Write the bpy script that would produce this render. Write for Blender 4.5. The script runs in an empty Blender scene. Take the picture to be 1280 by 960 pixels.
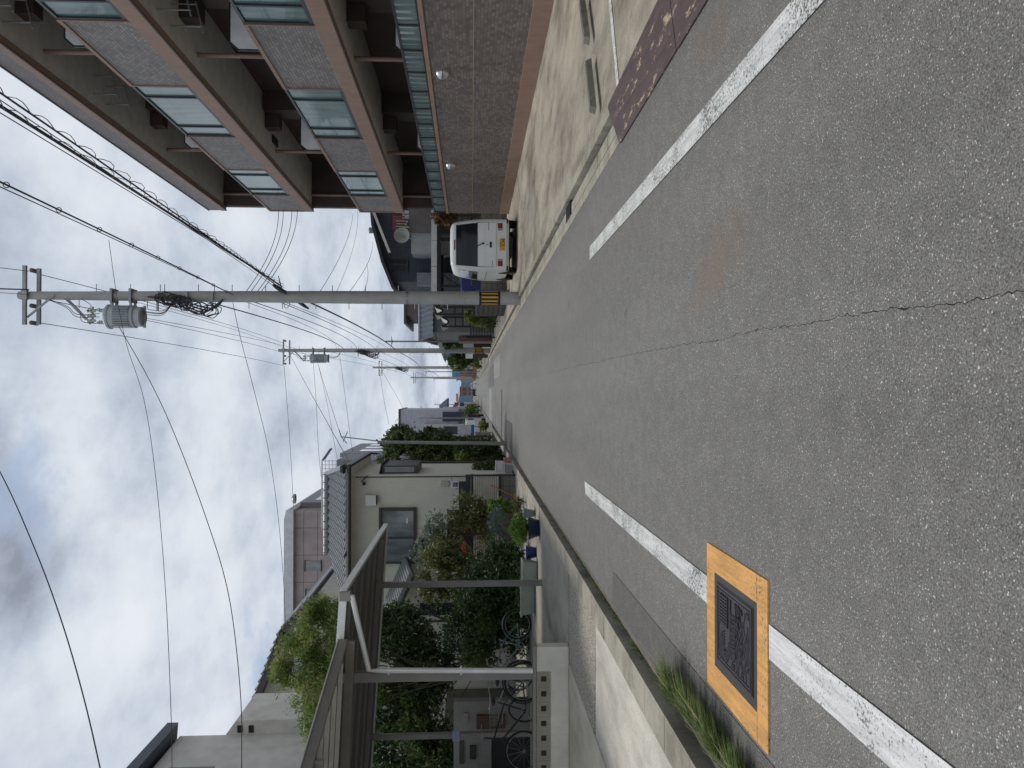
import bpy, math, random
import numpy as np
from mathutils import Vector, Matrix, noise
R = math.radians
random.seed(7); rng = np.random.default_rng(7)
S = bpy.context.scene
COL = S.collection
# ------------------------------------------------------------------ camera model
F = 962.0; H = 1.35
TH = math.atan(51/962); PS = math.atan(10/962)
_c, _s = math.cos, math.sin
FW = Vector((_s(PS)*_c(TH), _c(PS)*_c(TH), -_s(TH)))
RT = Vector((_c(PS), -_s(PS), 0))
UP = Vector((_s(PS)*_s(TH), _c(PS)*_s(TH), _c(TH)))
def ray(x, y): return FW*F + RT*(480-y) - UP*(x-640)
def at(x, y, Y):
    d = ray(x, y); t = Y/d.y
    return Vector((d.x*t, Y, H+d.z*t))
def G(x, y, z=0):
    d = ray(x, y); t = (z-H)/d.z
    return Vector((d.x*t, d.y*t, z))
# ------------------------------------------------------------------ materials
def new_mat(name):
    m = bpy.data.materials.new(name); m.use_nodes = True
    nt = m.node_tree; b = nt.nodes['Principled BSDF']
    return m, nt, b
def N(nt, t, **kw):
    n = nt.nodes.new(t)
    for k, v in kw.items():
        if k.startswith('i_'):
            n.inputs[k[2:].replace('_', ' ')].default_value = v
        else: setattr(n, k, v)
    return n
def ramp(nt, fac, stops):
    r = nt.nodes.new('ShaderNodeValToRGB')
    e = r.color_ramp.elements
    while len(e) < len(stops): e.new(0.5)
    for i, (p, c) in enumerate(stops):
        e[i].position = p; e[i].color = (c[0], c[1], c[2], 1) if hasattr(c, '__len__') else (c, c, c, 1)
    nt.links.new(fac, r.inputs[0]); return r.outputs[0]
def mixc(nt, a, b, fac, mode='MIX'):
    n = nt.nodes.new('ShaderNodeMix'); n.data_type = 'RGBA'; n.blend_type = mode
    for s, v in ((6, a), (7, b), (0, fac)):
        if hasattr(v, 'is_linked'): nt.links.new(v, n.inputs[s])
        elif s == 0: n.inputs[0].default_value = v
        else: n.inputs[s].default_value = (v[0], v[1], v[2], 1)
    return n.outputs[2]
def objco(nt): return nt.nodes.new('ShaderNodeTexCoord').outputs['Object']
def geoco(nt): return nt.nodes.new('ShaderNodeNewGeometry').outputs['Position']
def mapping(nt, vec, scale=(1, 1, 1), rot=(0, 0, 0), loc=(0, 0, 0)):
    n = nt.nodes.new('ShaderNodeMapping'); n.inputs['Scale'].default_value = scale
    n.inputs['Rotation'].default_value = rot; n.inputs['Location'].default_value = loc
    nt.links.new(vec, n.inputs[0]); return n.outputs[0]
def noise_n(nt, vec, scale, detail=4, rough=.55, out=0):
    n = nt.nodes.new('ShaderNodeTexNoise'); n.inputs['Scale'].default_value = scale
    n.inputs['Detail'].default_value = detail; n.inputs['Roughness'].default_value = rough
    nt.links.new(vec, n.inputs['Vector']); return n.outputs[out]
def bump(nt, b, h, strength=.3, dist=.01):
    n = nt.nodes.new('ShaderNodeBump'); n.inputs['Strength'].default_value = strength
    n.inputs['Distance'].default_value = dist
    nt.links.new(h, n.inputs['Height']); nt.links.new(n.outputs[0], b.inputs['Normal'])
MC = {}
def M(name, col, rough=.6, metal=0, var=.12, scale=3, dirt=.25, bmp=.1, bscale=60, spec=.5):
    """plain painted / metal / plaster material with blotches, fine grain and streaky dirt"""
    if name in MC: return MC[name]
    m, nt, b = new_mat(name)
    co = geoco(nt) if dirt >= 0 else objco(nt)
    n1 = noise_n(nt, co, scale, 5)
    st = noise_n(nt, mapping(nt, co, (6, 6, .6)), 2.5, 4)
    lo = tuple(c*(1-var) for c in col); hi = tuple(min(1, c*(1+var)) for c in col)
    c = ramp(nt, n1, [(.3, lo), (.7, hi)])
    d = ramp(nt, st, [(.45, 0), (.75, max(dirt, 0))])
    c = mixc(nt, c, tuple(x*.55+.01 for x in col), d)
    nt.links.new(c, b.inputs['Base Color'])
    b.inputs['Roughness'].default_value = rough; b.inputs['Metallic'].default_value = metal
    b.inputs['Specular IOR Level'].default_value = spec
    if bmp: bump(nt, b, noise_n(nt, co, bscale, 3), bmp, .004)
    MC[name] = m; return m
def stainf(nt, co, x, y, rx, ry, rot, amt):
    wob = noise_n(nt, co, 5.0, 4, .6, 1)
    ad = nt.nodes.new('ShaderNodeVectorMath'); ad.operation = 'MULTIPLY_ADD'
    ad.inputs[1].default_value = (.4, .6, 0); nt.links.new(wob, ad.inputs[0]); nt.links.new(co, ad.inputs[2])
    sb = nt.nodes.new('ShaderNodeVectorMath'); sb.operation = 'SUBTRACT'; sb.inputs[1].default_value = (x+.2, y+.3, 0); nt.links.new(ad.outputs[0], sb.inputs[0])
    ml = nt.nodes.new('ShaderNodeVectorMath'); ml.operation = 'MULTIPLY'; ml.inputs[1].default_value = (1, 1, 0); nt.links.new(sb.outputs[0], ml.inputs[0])
    mp = nt.nodes.new('ShaderNodeMapping'); mp.inputs['Rotation'].default_value = (0, 0, rot); nt.links.new(ml.outputs[0], mp.inputs[0])
    m2 = nt.nodes.new('ShaderNodeVectorMath'); m2.operation = 'MULTIPLY'; m2.inputs[1].default_value = (1/rx, 1/ry, 1); nt.links.new(mp.outputs[0], m2.inputs[0])
    g = nt.nodes.new('ShaderNodeTexGradient'); g.gradient_type = 'SPHERICAL'; nt.links.new(m2.outputs[0], g.inputs[0])
    return ramp(nt, g.outputs[0], [(0, 0), (.7, amt)])
def m_asphalt(name, base=.12, speck=.30, warm=0, big=.25, stain=False, coarse=1.0):
    m, nt, b = new_mat(name)
    co = geoco(nt)
    f1 = noise_n(nt, co, 150*coarse, 4, .72)
    v = nt.nodes.new('ShaderNodeTexVoronoi'); v.inputs['Scale'].default_value = 175*coarse
    nt.links.new(co, v.inputs['Vector'])
    wht = nt.nodes.new('ShaderNodeSeparateColor'); nt.links.new(v.outputs['Color'], wht.inputs[0])
    fine = ramp(nt, f1, [(.34, (base*.42, base*.41, base*.38)), (.5, (base*.98, base*.96, base*.90)), (.68, (base*2.0, base*1.93, base*1.78))])
    sp = ramp(nt, wht.outputs[0], [(.925, 0), (.94, .35), (1.0, 1)])
    dist = ramp(nt, v.outputs['Distance'], [(.35, 1), (.6, 0)])
    spf = nt.nodes.new('ShaderNodeMath'); spf.operation = 'MULTIPLY'
    nt.links.new(sp, spf.inputs[0]); nt.links.new(dist, spf.inputs[1])
    c = mixc(nt, fine, (speck, speck, speck*.96), spf.outputs[0])
    v3 = nt.nodes.new('ShaderNodeTexVoronoi'); v3.inputs['Scale'].default_value = 62*coarse; nt.links.new(co, v3.inputs['Vector'])
    w3 = nt.nodes.new('ShaderNodeSeparateColor'); nt.links.new(v3.outputs['Color'], w3.inputs[0])
    s3 = nt.nodes.new('ShaderNodeMath'); s3.operation = 'MULTIPLY'
    nt.links.new(ramp(nt, w3.outputs[0], [(.975, 0), (.985, .8)]), s3.inputs[0]); nt.links.new(ramp(nt, v3.outputs['Distance'], [(.22, 1), (.34, 0)]), s3.inputs[1])
    c = mixc(nt, c, (speck*.9, speck*.86, speck*.76), s3.outputs[0])
    dk = ramp(nt, wht.outputs[1], [(.80, 0), (.92, .6)])
    c = mixc(nt, c, (base*.3,)*3, dk)
    lrg = noise_n(nt, mapping(nt, co, (1, .22, 1)), .9, 5, .6)
    lc = ramp(nt, lrg, [(.3, (1-big,)*3), (.7, (1+big*.6,)*3)])
    c = mixc(nt, c, lc, 1, 'MULTIPLY')
    md = noise_n(nt, co, 7, 4, .6)
    c = mixc(nt, c, ramp(nt, md, [(.3, (.86,)*3), (.7, (1.1,)*3)]), 1, 'MULTIPLY')
    sx = nt.nodes.new('ShaderNodeSeparateXYZ'); nt.links.new(co, sx.inputs[0])
    wv = ramp(nt, noise_n(nt, mapping(nt, co, (1.4, .02, 0), loc=(3.3, 0, 0)), 1.0, 2, .4), [(.35, (.93,)*3), (.65, (1.10,)*3)])
    c = mixc(nt, c, wv, 1, 'MULTIPLY')
    v2 = nt.nodes.new('ShaderNodeTexVoronoi'); v2.inputs['Scale'].default_value = 1.1; nt.links.new(mapping(nt, co, (1, .8, 1)), v2.inputs['Vector'])
    od = nt.nodes.new('ShaderNodeMath'); od.operation = 'MULTIPLY_ADD'; od.inputs[1].default_value = .12
    nt.links.new(noise_n(nt, co, 14, 3), od.inputs[0]); nt.links.new(v2.outputs['Distance'], od.inputs[2])
    c = mixc(nt, c, (base*.35,)*3, ramp(nt, od.outputs[0], [(.08, .55), (.13, 0)]))
    if stain:
        c = mixc(nt, c, (.19, .125, .08), stainf(nt, co, 1.98, 4.2, .14, .45, .3, .30))
        c = mixc(nt, c, (.19, .125, .08), stainf(nt, co, .74, 4.1, .20, .52, -.25, .42))
        c = mixc(nt, c, (.19, .125, .08), stainf(nt, co, .58, 4.4, .14, .5, -.25, .30))
    if False:
        mp = mapping(nt, co, (1/.17, 1/.55, 1), rot=(0, 0, .12), loc=(-.63/.17-.1, -3.75/.55, 0))
        g = nt.nodes.new('ShaderNodeTexGradient'); g.gradient_type = 'SPHERICAL'
        wob = noise_n(nt, co, 3.0, 3, .5, 1)
        ad = nt.nodes.new('ShaderNodeVectorMath'); ad.operation = 'MULTIPLY_ADD'
        ad.inputs[1].default_value = (1.2, 1.2, 0); nt.links.new(wob, ad.inputs[0]); nt.links.new(mp, ad.inputs[2])
        ad2 = nt.nodes.new('ShaderNodeVectorMath'); ad2.operation = 'ADD'; ad2.inputs[1].default_value = (-.6, -.6, 0)
        nt.links.new(ad.outputs[0], ad2.inputs[0]); nt.links.new(ad2.outputs[0], g.inputs[0])
        sf = ramp(nt, g.outputs[0], [(0, 0), (.9, .26)])
        c = mixc(nt, c, (.19, .115, .065), sf)
    nt.links.new(c, b.inputs['Base Color'])
    b.inputs['Roughness'].default_value = .66; b.inputs['Specular IOR Level'].default_value = .55
    bump(nt, b, f1, .55, .005)
    return m
def m_concrete(name, base=(.33, .32, .28), streak=.35, rough=.85, sc=(1, .35, 1), pebble=False, lo=.5):
    m, nt, b = new_mat(name)
    co = geoco(nt)
    n1 = noise_n(nt, mapping(nt, co, sc, rot=(0, 0, .25)), 2.2, 8, .68)
    c = ramp(nt, n1, [(.28, tuple(x*lo for x in base)), (.5, base), (.72, tuple(x*1.25 for x in base))])
    n2 = noise_n(nt, mapping(nt, co, (1, 5, 1), rot=(0, 0, -.35)), 3, 5, .7)
    c = mixc(nt, c, tuple(x*.45 for x in base), ramp(nt, n2, [(.5, 0), (.8, streak)]))
    n5 = noise_n(nt, mapping(nt, co, (1, .6, 1), rot=(0, 0, .5)), .75, 6, .62)
    c = mixc(nt, c, ramp(nt, n5, [(.35, (.62, .60, .56)), (.5, (1, 1, 1)), (.68, (1.22, 1.2, 1.14))]), min(1, streak*1.4), 'MULTIPLY')
    n3 = noise_n(nt, co, 90, 3, .6)
    c = mixc(nt, c, ramp(nt, n3, [(.3, (.8,)*3), (.7, (1.15,)*3)]), 1, 'MULTIPLY')
    if pebble:
        v = nt.nodes.new('ShaderNodeTexVoronoi'); v.inputs['Scale'].default_value = 75
        nt.links.new(co, v.inputs['Vector'])
        s = nt.nodes.new('ShaderNodeSeparateColor'); nt.links.new(v.outputs['Color'], s.inputs[0])
        pc = ramp(nt, s.outputs[0], [(0, (.22, .19, .15)), (.3, (.5, .46, .38)), (.7, (.72, .68, .57)), (1, (.85, .83, .76))])
        ed = ramp(nt, v.outputs['Distance'], [(.3, 0), (.6, .8)])
        pc = mixc(nt, pc, (.16, .145, .12), ed)
        c = mixc(nt, c, pc, .9); h = v.outputs['Distance']
    else: h = n3
    nt.links.new(c, b.inputs['Base Color']); b.inputs['Roughness'].default_value = rough
    b.inputs['Specular IOR Level'].default_value = .3
    bump(nt, b, h, .4, .004)
    return m
def m_paint(name, col, wear=.5, under=.12):
    """road paint worn through to the asphalt"""
    m, nt, b = new_mat(name); co = geoco(nt)
    n1 = noise_n(nt, co, 60, 6, .75); n2 = noise_n(nt, co, 2.5, 5, .6)
    w = nt.nodes.new('ShaderNodeMath'); w.operation = 'MULTIPLY_ADD'; w.inputs[1].default_value = .55
    nt.links.new(n2, w.inputs[0]); nt.links.new(n1, w.inputs[2])
    f = ramp(nt, w.outputs[0], [(.78+.1*(1-wear*2), 0), (.86+.1*(1-wear*2), 1)])
    cc = ramp(nt, noise_n(nt, mapping(nt, co, (8, .8, 1)), 3, 5, .7), [(.3, tuple(x*.62 for x in col)), (.6, col)])
    g = ramp(nt, noise_n(nt, co, 160, 3, .7), [(.3, (.82,)*3), (.7, (1.08,)*3)])
    cc = mixc(nt, cc, g, 1, 'MULTIPLY')
    c = mixc(nt, cc, (under, under, under*.95), f)
    nt.links.new(c, b.inputs['Base Color']); b.inputs['Roughness'].default_value = .75
    bump(nt, b, n1, .3, .003); return m
def m_tiles(name, cols, w, h, mortar=.004, mcol=(.1, .09, .08), plane='YZ', rough=.55, stack=False, bmpv=.25):
    m, nt, b = new_mat(name); co = geoco(nt)
    sp = nt.nodes.new('ShaderNodeSeparateXYZ'); nt.links.new(co, sp.inputs[0])
    cb = nt.nodes.new('ShaderNodeCombineXYZ')
    nt.links.new(sp.outputs['XYZ'.index(plane[0])], cb.inputs[0]); nt.links.new(sp.outputs['XYZ'.index(plane[1])], cb.inputs[1])
    br = nt.nodes.new('ShaderNodeTexBrick'); nt.links.new(cb.outputs[0], br.inputs['Vector'])
    br.inputs['Scale'].default_value = 1; br.inputs['Brick Width'].default_value = w; br.inputs['Row Height'].default_value = h
    br.inputs['Mortar Size'].default_value = mortar; br.inputs['Mortar Smooth'].default_value = .1
    br.offset = 0 if stack else .5
    br.inputs['Color1'].default_value = (*cols[0], 1); br.inputs['Color2'].default_value = (*cols[1], 1)
    br.inputs['Mortar'].default_value = (*mcol, 1)
    c = br.outputs[0]
    g = ramp(nt, noise_n(nt, co, 1.3, 5), [(.3, (.82,)*3), (.7, (1.12,)*3)])
    c = mixc(nt, c, g, 1, 'MULTIPLY')
    nt.links.new(c, b.inputs['Base Color']); b.inputs['Roughness'].default_value = rough
    bump(nt, b, br.outputs['Fac'], -bmpv, .004); return m
def m_leaf(name, dark, mid, light, sc=2.2, trans=.25):
    m, nt, b = new_mat(name); co = geoco(nt)
    n1 = noise_n(nt, co, sc, 4, .6); n2 = noise_n(nt, co, 22, 2, .6)
    a = nt.nodes.new('ShaderNodeMath'); a.operation = 'MULTIPLY_ADD'; a.inputs[1].default_value = .55
    nt.links.new(n2, a.inputs[0]); nt.links.new(n1, a.inputs[2])
    c = ramp(nt, a.outputs[0], [(.55, dark), (.78, mid), (1.0, light)])
    nt.links.new(c, b.inputs['Base Color']); b.inputs['Roughness'].default_value = .45
    b.inputs['Specular IOR Level'].default_value = .4
    out = nt.nodes['Material Output']; t = nt.nodes.new('ShaderNodeBsdfTranslucent'); nt.links.new(c, t.inputs[0])
    mx = nt.nodes.new('ShaderNodeMixShader'); mx.inputs[0].default_value = trans
    nt.links.new(b.outputs[0], mx.inputs[1]); nt.links.new(t.outputs[0], mx.inputs[2]); nt.links.new(mx.outputs[0], out.inputs[0])
    return m
def m_glass(name, col, rough=.06, spec=.8, wav=.0):
    if name in MC: return MC[name]
    m, nt, b = new_mat(name); co = geoco(nt)
    c = ramp(nt, noise_n(nt, mapping(nt, co, (3, 3, .5)), 2, 3), [(.35, tuple(x*.65 for x in col)), (.65, tuple(x*1.2 for x in col))])
    nt.links.new(c, b.inputs['Base Color'])
    b.inputs['Roughness'].default_value = rough; b.inputs['Specular IOR Level'].default_value = spec
    b.inputs['Coat Weight'].default_value = .6; b.inputs['Coat Roughness'].default_value = .03
    if wav: bump(nt, b, noise_n(nt, mapping(nt, co, (2, 2, .6)), 2, 2), wav, .02)
    MC[name] = m; return m
def m_lines(name, col, pitch, plane='Z', depth=.5, rough=.6, dark=.6):
    """horizontal / vertical siding"""
    m, nt, b = new_mat(name); co = geoco(nt)
    sp = nt.nodes.new('ShaderNodeSeparateXYZ'); nt.links.new(co, sp.inputs[0])
    md = nt.nodes.new('ShaderNodeMath'); md.operation = 'MODULO'; md.inputs[1].default_value = pitch
    ad = nt.nodes.new('ShaderNodeMath'); ad.operation = 'ADD'; ad.inputs[1].default_value = 500*pitch
    nt.links.new(sp.outputs['XYZ'.index(plane)], ad.inputs[0]); nt.links.new(ad.outputs[0], md.inputs[0])
    dv = nt.nodes.new('ShaderNodeMath'); dv.operation = 'DIVIDE'; dv.inputs[1].default_value = pitch
    nt.links.new(md.outputs[0], dv.inputs[0])
    l = ramp(nt, dv.outputs[0], [(0, (dark,)*3), (.08, (1,)*3), (.9, (1,)*3), (1, (dark,)*3)])
    g = ramp(nt, noise_n(nt, co, 2, 5), [(.3, tuple(x*.82 for x in col)), (.7, tuple(x*1.1 for x in col))])
    c = mixc(nt, g, l, 1, 'MULTIPLY'); nt.links.new(c, b.inputs['Base Color'])
    b.inputs['Roughness'].default_value = rough; bump(nt, b, l, depth, .01); return m
# ------------------------------------------------------------------ mesh builder
class MB:
    def __init__(s): s.v = []; s.f = []
    def add(s, vs, fs):
        o = len(s.v); s.v += [tuple(v) for v in vs]; s.f += [tuple(i+o for i in f) for f in fs]; return s
    def box(s, x0, x1, y0, y1, z0, z1):
        x0, x1 = sorted((x0, x1)); y0, y1 = sorted((y0, y1)); z0, z1 = sorted((z0, z1))
        return s.add([(x0,y0,z0),(x1,y0,z0),(x1,y1,z0),(x0,y1,z0),(x0,y0,z1),(x1,y0,z1),(x1,y1,z1),(x0,y1,z1)],
            [(0,3,2,1),(4,5,6,7),(0,1,5,4),(1,2,6,5),(2,3,7,6),(3,0,4,7)])
    def bar(s, p, q, w, h, upv=(0, 0, 1)):
        p = Vector(p); q = Vector(q); d = (q-p).normalized(); u = Vector(upv)
        sd = d.cross(u)
        if sd.length < 1e-4: sd = d.cross(Vector((1, 0, 0)))
        sd.normalize(); u = sd.cross(d).normalized(); vs = []
        for e in (p, q):
            for a, b_ in ((-1,-1),(1,-1),(1,1),(-1,1)): vs.append(e+sd*a*w/2+u*b_*h/2)
        return s.add(vs, [(3,2,1,0),(4,5,6,7),(0,1,5,4),(1,2,6,5),(2,3,7,6),(3,0,4,7)])
    def tube(s, pts, r, n=8, cap=True):
        pts = [Vector(p) for p in pts]; rs = r if hasattr(r, '__len__') else [r]*len(pts)
        o = len(s.v); pu = None
        for i, p in enumerate(pts):
            d = (pts[min(i+1, len(pts)-1)]-pts[max(i-1, 0)])
            d = d.normalized() if d.length > 1e-9 else Vector((0, 0, 1))
            if pu is None: pu = d.orthogonal().normalized()
            u = (pu-d*pu.dot(d)); u = u.normalized() if u.length > 1e-6 else d.orthogonal().normalized()
            pu = u; w = d.cross(u)
            for k in range(n):
                a = 2*math.pi*k/n; s.v.append(tuple(p+(u*math.cos(a)+w*math.sin(a))*rs[i]))
        for i in range(len(pts)-1):
            for k in range(n):
                a = o+i*n+k; b_ = o+i*n+(k+1) % n
                s.f.append((a, b_, b_+n, a+n))
        if cap:
            s.f.append(tuple(o+k for k in reversed(range(n)))); e = o+(len(pts)-1)*n
            s.f.append(tuple(e+k for k in range(n)))
        return s
    def prism(s, poly, a, b_, axis='y'):
        """poly: 2d outline in the two other axes (order x,z for y; y,z for x; x,y for z)"""
        def mk(p, t):
            return {'y': (p[0], t, p[1]), 'x': (t, p[0], p[1]), 'z': (p[0], p[1], t)}[axis]
        n = len(poly)
        vs = [mk(p, a) for p in poly]+[mk(p, b_) for p in poly]
        fs = [tuple(range(n)), tuple(reversed(range(n, 2*n)))]+[(i, i+n, (i+1) % n+n, (i+1) % n) for i in range(n)]
        return s.add(vs, fs)
    def slab(s, quad, th):
        """thick sheet under a list of corner points"""
        q = [Vector(p) for p in quad]; nrm = (q[1]-q[0]).cross(q[2]-q[0]).normalized()
        if nrm.z < 0: nrm = -nrm
        n = len(q)
        return s.add(q+[p-nrm*th for p in q], [tuple(range(n)), tuple(reversed(range(n, 2*n)))]+[(i, i+n, (i+1) % n+n, (i+1) % n) for i in range(n)])
    def lathe(s, prof, c, n=20, axis='z'):
        o = len(s.v)
        for r, z in prof:
            for k in range(n):
                a = 2*math.pi*k/n; x, y = r*math.cos(a), r*math.sin(a)
                p = {'z': (x, y, z), 'x': (z, x, y), 'y': (x, z, y)}[axis]
                s.v.append((c[0]+p[0], c[1]+p[1], c[2]+p[2]))
        for i in range(len(prof)-1):
            for k in range(n):
                a = o+i*n+k; b_ = o+i*n+(k+1) % n; s.f.append((a, b_, b_+n, a+n))
        s.f.append(tuple(o+k for k in reversed(range(n)))); e = o+(len(prof)-1)*n; s.f.append(tuple(e+k for k in range(n)))
        return s
    def torus(s, c, R_, r, n=28, m=6, ax=Vector((1, 0, 0))):
        ax = Vector(ax).normalized(); u = ax.orthogonal().normalized(); w = ax.cross(u)
        pts = [Vector(c)+(u*math.cos(2*math.pi*i/n)+w*math.sin(2*math.pi*i/n))*R_ for i in range(n)]
        o = len(s.v)
        for i, p in enumerate(pts):
            rd = (p-Vector(c)).normalized()
            for k in range(m):
                a = 2*math.pi*k/m; s.v.append(tuple(p+rd*math.cos(a)*r+ax*math.sin(a)*r))
        for i in range(n):
            for k in range(m):
                a = o+i*m+k; b_ = o+i*m+(k+1) % m; a2 = o+((i+1) % n)*m+k; b2 = o+((i+1) % n)*m+(k+1) % m
                s.f.append((a, b_, b2, a2))
        return s
    def build(s, name, mat, parent=None, local=False, smooth=False, bevel=0, kind=None, label=None, origin=None):
        off = Vector((0, 0, 0))
        if parent is not None and not local:
            p = parent
            while p is not None: off += p.location; p = p.parent
        if parent is None and kind != 'structure' and not local:
            a = np.array(s.v); lo = a.min(0); hi = a.max(0)
            off = Vector(((lo[0]+hi[0])/2, (lo[1]+hi[1])/2, lo[2]))
        if origin is not None: off = Vector(origin)
        me = bpy.data.meshes.new(name)
        me.from_pydata([(v[0]-off.x, v[1]-off.y, v[2]-off.z) for v in s.v], [], s.f)
        me.update()
        import bmesh
        bm = bmesh.new(); bm.from_mesh(me); bmesh.ops.recalc_face_normals(bm, faces=bm.faces); bm.to_mesh(me); bm.free()
        if smooth:
            me.polygons.foreach_set('use_smooth', [True]*len(me.polygons))
            try: me.set_sharp_from_angle(angle=R(40))
            except Exception: pass
        me.materials.append(mat)
        o = bpy.data.objects.new(name, me); COL.objects.link(o)
        if parent is None: o.location = off
        else: o.parent = parent
        if bevel:
            md = o.modifiers.new('bevel', 'BEVEL'); md.width = bevel; md.segments = 2; md.limit_method = 'ANGLE'
        if kind: o['kind'] = kind
        if label: o['label'] = label
        return o
def thing(name, label, cat, loc=(0, 0, 0), rz=0, group=None):
    o = bpy.data.objects.new(name, None); o.empty_display_size = .2; COL.objects.link(o)
    o.location = loc; o.rotation_euler = (0, 0, rz); o['label'] = label; o['category'] = cat
    if group: o['group'] = group
    return o
def tag(o, label, cat, group=None, kind=None):
    o['label'] = label
    if cat: o['category'] = cat
    if group: o['group'] = group
    if kind: o['kind'] = kind
    return o
def kids(o): return [c for c in COL.objects if c.parent == o]
def copy_tree(o, parent=None, skip=()):
    c = o.copy(); COL.objects.link(c); c.parent = parent
    for ch in kids(o):
        if ch.name.split('.')[0] not in skip: copy_tree(ch, c, skip)
    return c
def struct(name, mb, mat): return mb.build(name, mat, kind='structure')
def box(*a): return MB().box(*a)
# ------------------------------------------------------------------ foliage
def leaf_mesh(name, P, size, mat, parent=None, asp=2.2, droop=0., flat=0., seed=1, off=None):
    r = np.random.default_rng(seed); n = len(P)
    d = r.normal(size=(n, 3)); d[:, 2] = d[:, 2]*(1-flat)-droop; d /= np.linalg.norm(d, axis=1)[:, None]+1e-9
    q = r.normal(size=(n, 3)); q -= d*(q*d).sum(1)[:, None]; q /= np.linalg.norm(q, axis=1)[:, None]+1e-9
    nn = np.cross(d, q)
    L = size*(.45+1.1*r.random(n)**1.5)[:, None]; W = L/asp
    a = P-d*L*.5; b_ = P+q*W*.5+nn*W*.18; c = P+d*L*.5; e = P-q*W*.5+nn*W*.18
    V = np.stack([a, b_, c, e], 1).reshape(-1, 3)
    if off is None:
        off = np.zeros(3); p = parent
        while p is not None: off = off+np.array(p.location); p = p.parent
    V = V-off
    me = bpy.data.meshes.new(name); me.vertices.add(4*n); me.loops.add(6*n); me.polygons.add(2*n)
    me.vertices.foreach_set('co', V.astype(np.float32).ravel())
    k = np.arange(n)*4
    li = np.stack([k, k+1, k+2, k, k+2, k+3], 1).ravel()
    me.loops.foreach_set('vertex_index', li.astype(np.int32))
    me.polygons.foreach_set('loop_start', (np.arange(2*n)*3).astype(np.int32))
    me.update(calc_edges=True); me.materials.append(mat)
    o = bpy.data.objects.new(name, me); COL.objects.link(o)
    if parent is not None: o.parent = parent
    else: o.location = tuple(off)
    return o
def crown_pts(blobs, n, seed=1, gap=.0, gsc=1.6, shell=.55):
    """points in the outer part of several ellipsoids, in tufts, with noise gaps"""
    r = np.random.default_rng(seed)
    vol = np.array([b[3]*b[4]*b[5] for b in blobs])**.75; vol /= vol.sum(); out = []
    for b, w in zip(blobs, vol):
        m = int(n*w*(1+gap)); tn = max(6, m//28)
        u = r.normal(size=(tn, 3)); u /= np.linalg.norm(u, axis=1)[:, None]
        rad = shell+(1-shell)*r.random(tn)**.6
        rad *= np.array([1+.28*noise.noise(Vector(x*1.7)+Vector((b[0], b[1], b[2]))) for x in u])
        T = u*rad[:, None]*np.array(b[3:6])+np.array(b[:3])
        idx = r.integers(0, tn, m)
        tr = min(b[3:6])*.22
        P = T[idx]+r.normal(size=(m, 3))*tr*(.4+.6*r.random(m))[:, None]
        out.append(P)
    P = np.concatenate(out)
    if gap > 0:
        keep = np.array([noise.noise(Vector(p)*gsc) > -.35+gap*.5 for p in P]); P = P[keep]
    return P
def plant(name, label, cat, base, blobs, n, size, leaf, trunk=None, bark=None, branches=5, seed=1, gap=.15, group=None, asp=2.2, droop=0, kind=None, shell=.5, leafname='crown'):
    t = thing(name, label, cat, base, group=group)
    P = crown_pts(blobs, n, seed, gap, shell=shell)
    leaf_mesh(leafname, P, size, leaf, t, asp=asp, droop=droop, seed=seed)
    if trunk:
        r = random.Random(seed); mb = MB(); b = Vector(base)
        top = Vector((np.mean([q[0] for q in blobs]), np.mean([q[1] for q in blobs]), np.mean([q[2] for q in blobs])))
        mid = b.lerp(top, .55)+Vector((r.uniform(-.1, .1), r.uniform(-.1, .1), 0))
        mb.tube([b-Vector((0, 0, .05)), b.lerp(mid, .5)+Vector((.03, .02, 0)), mid, top], [trunk, trunk*.85, trunk*.65, trunk*.3], 8)
        for q in blobs:
            for k in range(branches):
                e = Vector((q[0]+r.uniform(-.7, .7)*q[3], q[1]+r.uniform(-.7, .7)*q[4], q[2]+r.uniform(-.5, .8)*q[5]))
                st = b.lerp(mid, r.uniform(.5, 1)); m2 = st.lerp(e, .5)+Vector((r.uniform(-.1, .1), r.uniform(-.1, .1), .1))
                mb.tube([st, m2, e], [trunk*.4, trunk*.25, trunk*.08], 5)
        mb.build('trunk', bark, t, smooth=True)
    return t
# ------------------------------------------------------------------ wires
WIRE = None
def catenary(p, q, sag, n=24):
    p = Vector(p); q = Vector(q)
    return [p.lerp(q, i/n)-Vector((0, 0, sag*4*(i/n)*(1-i/n))) for i in range(n+1)]
def wire(label, p, q, sag=.3, r=.012, name='overhead_wire', mat=None, n=24, pts=None, group=None, extra=None):
    mb = MB(); P = pts or catenary(p, q, sag, n); r *= .8
    mb.tube(P, r, 5)
    if extra: extra(mb, P)
    o = mb.build(name, mat or WIRE, smooth=True)
    tag(o, label, 'cable' if r > .02 else 'wire', group); return o
def spline(pts, n=8):
    pts = [Vector(p) for p in pts]; out = []
    for i in range(len(pts)-1):
        p0 = pts[max(i-1, 0)]; p1 = pts[i]; p2 = pts[i+1]; p3 = pts[min(i+2, len(pts)-1)]
        for k in range(n):
            t = k/n
            out.append(.5*((2*p1)+(p2-p0)*t+(2*p0-5*p1+4*p2-p3)*t*t+(3*p1-p0-3*p2+p3)*t**3))
    out.append(pts[-1]); return out
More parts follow.
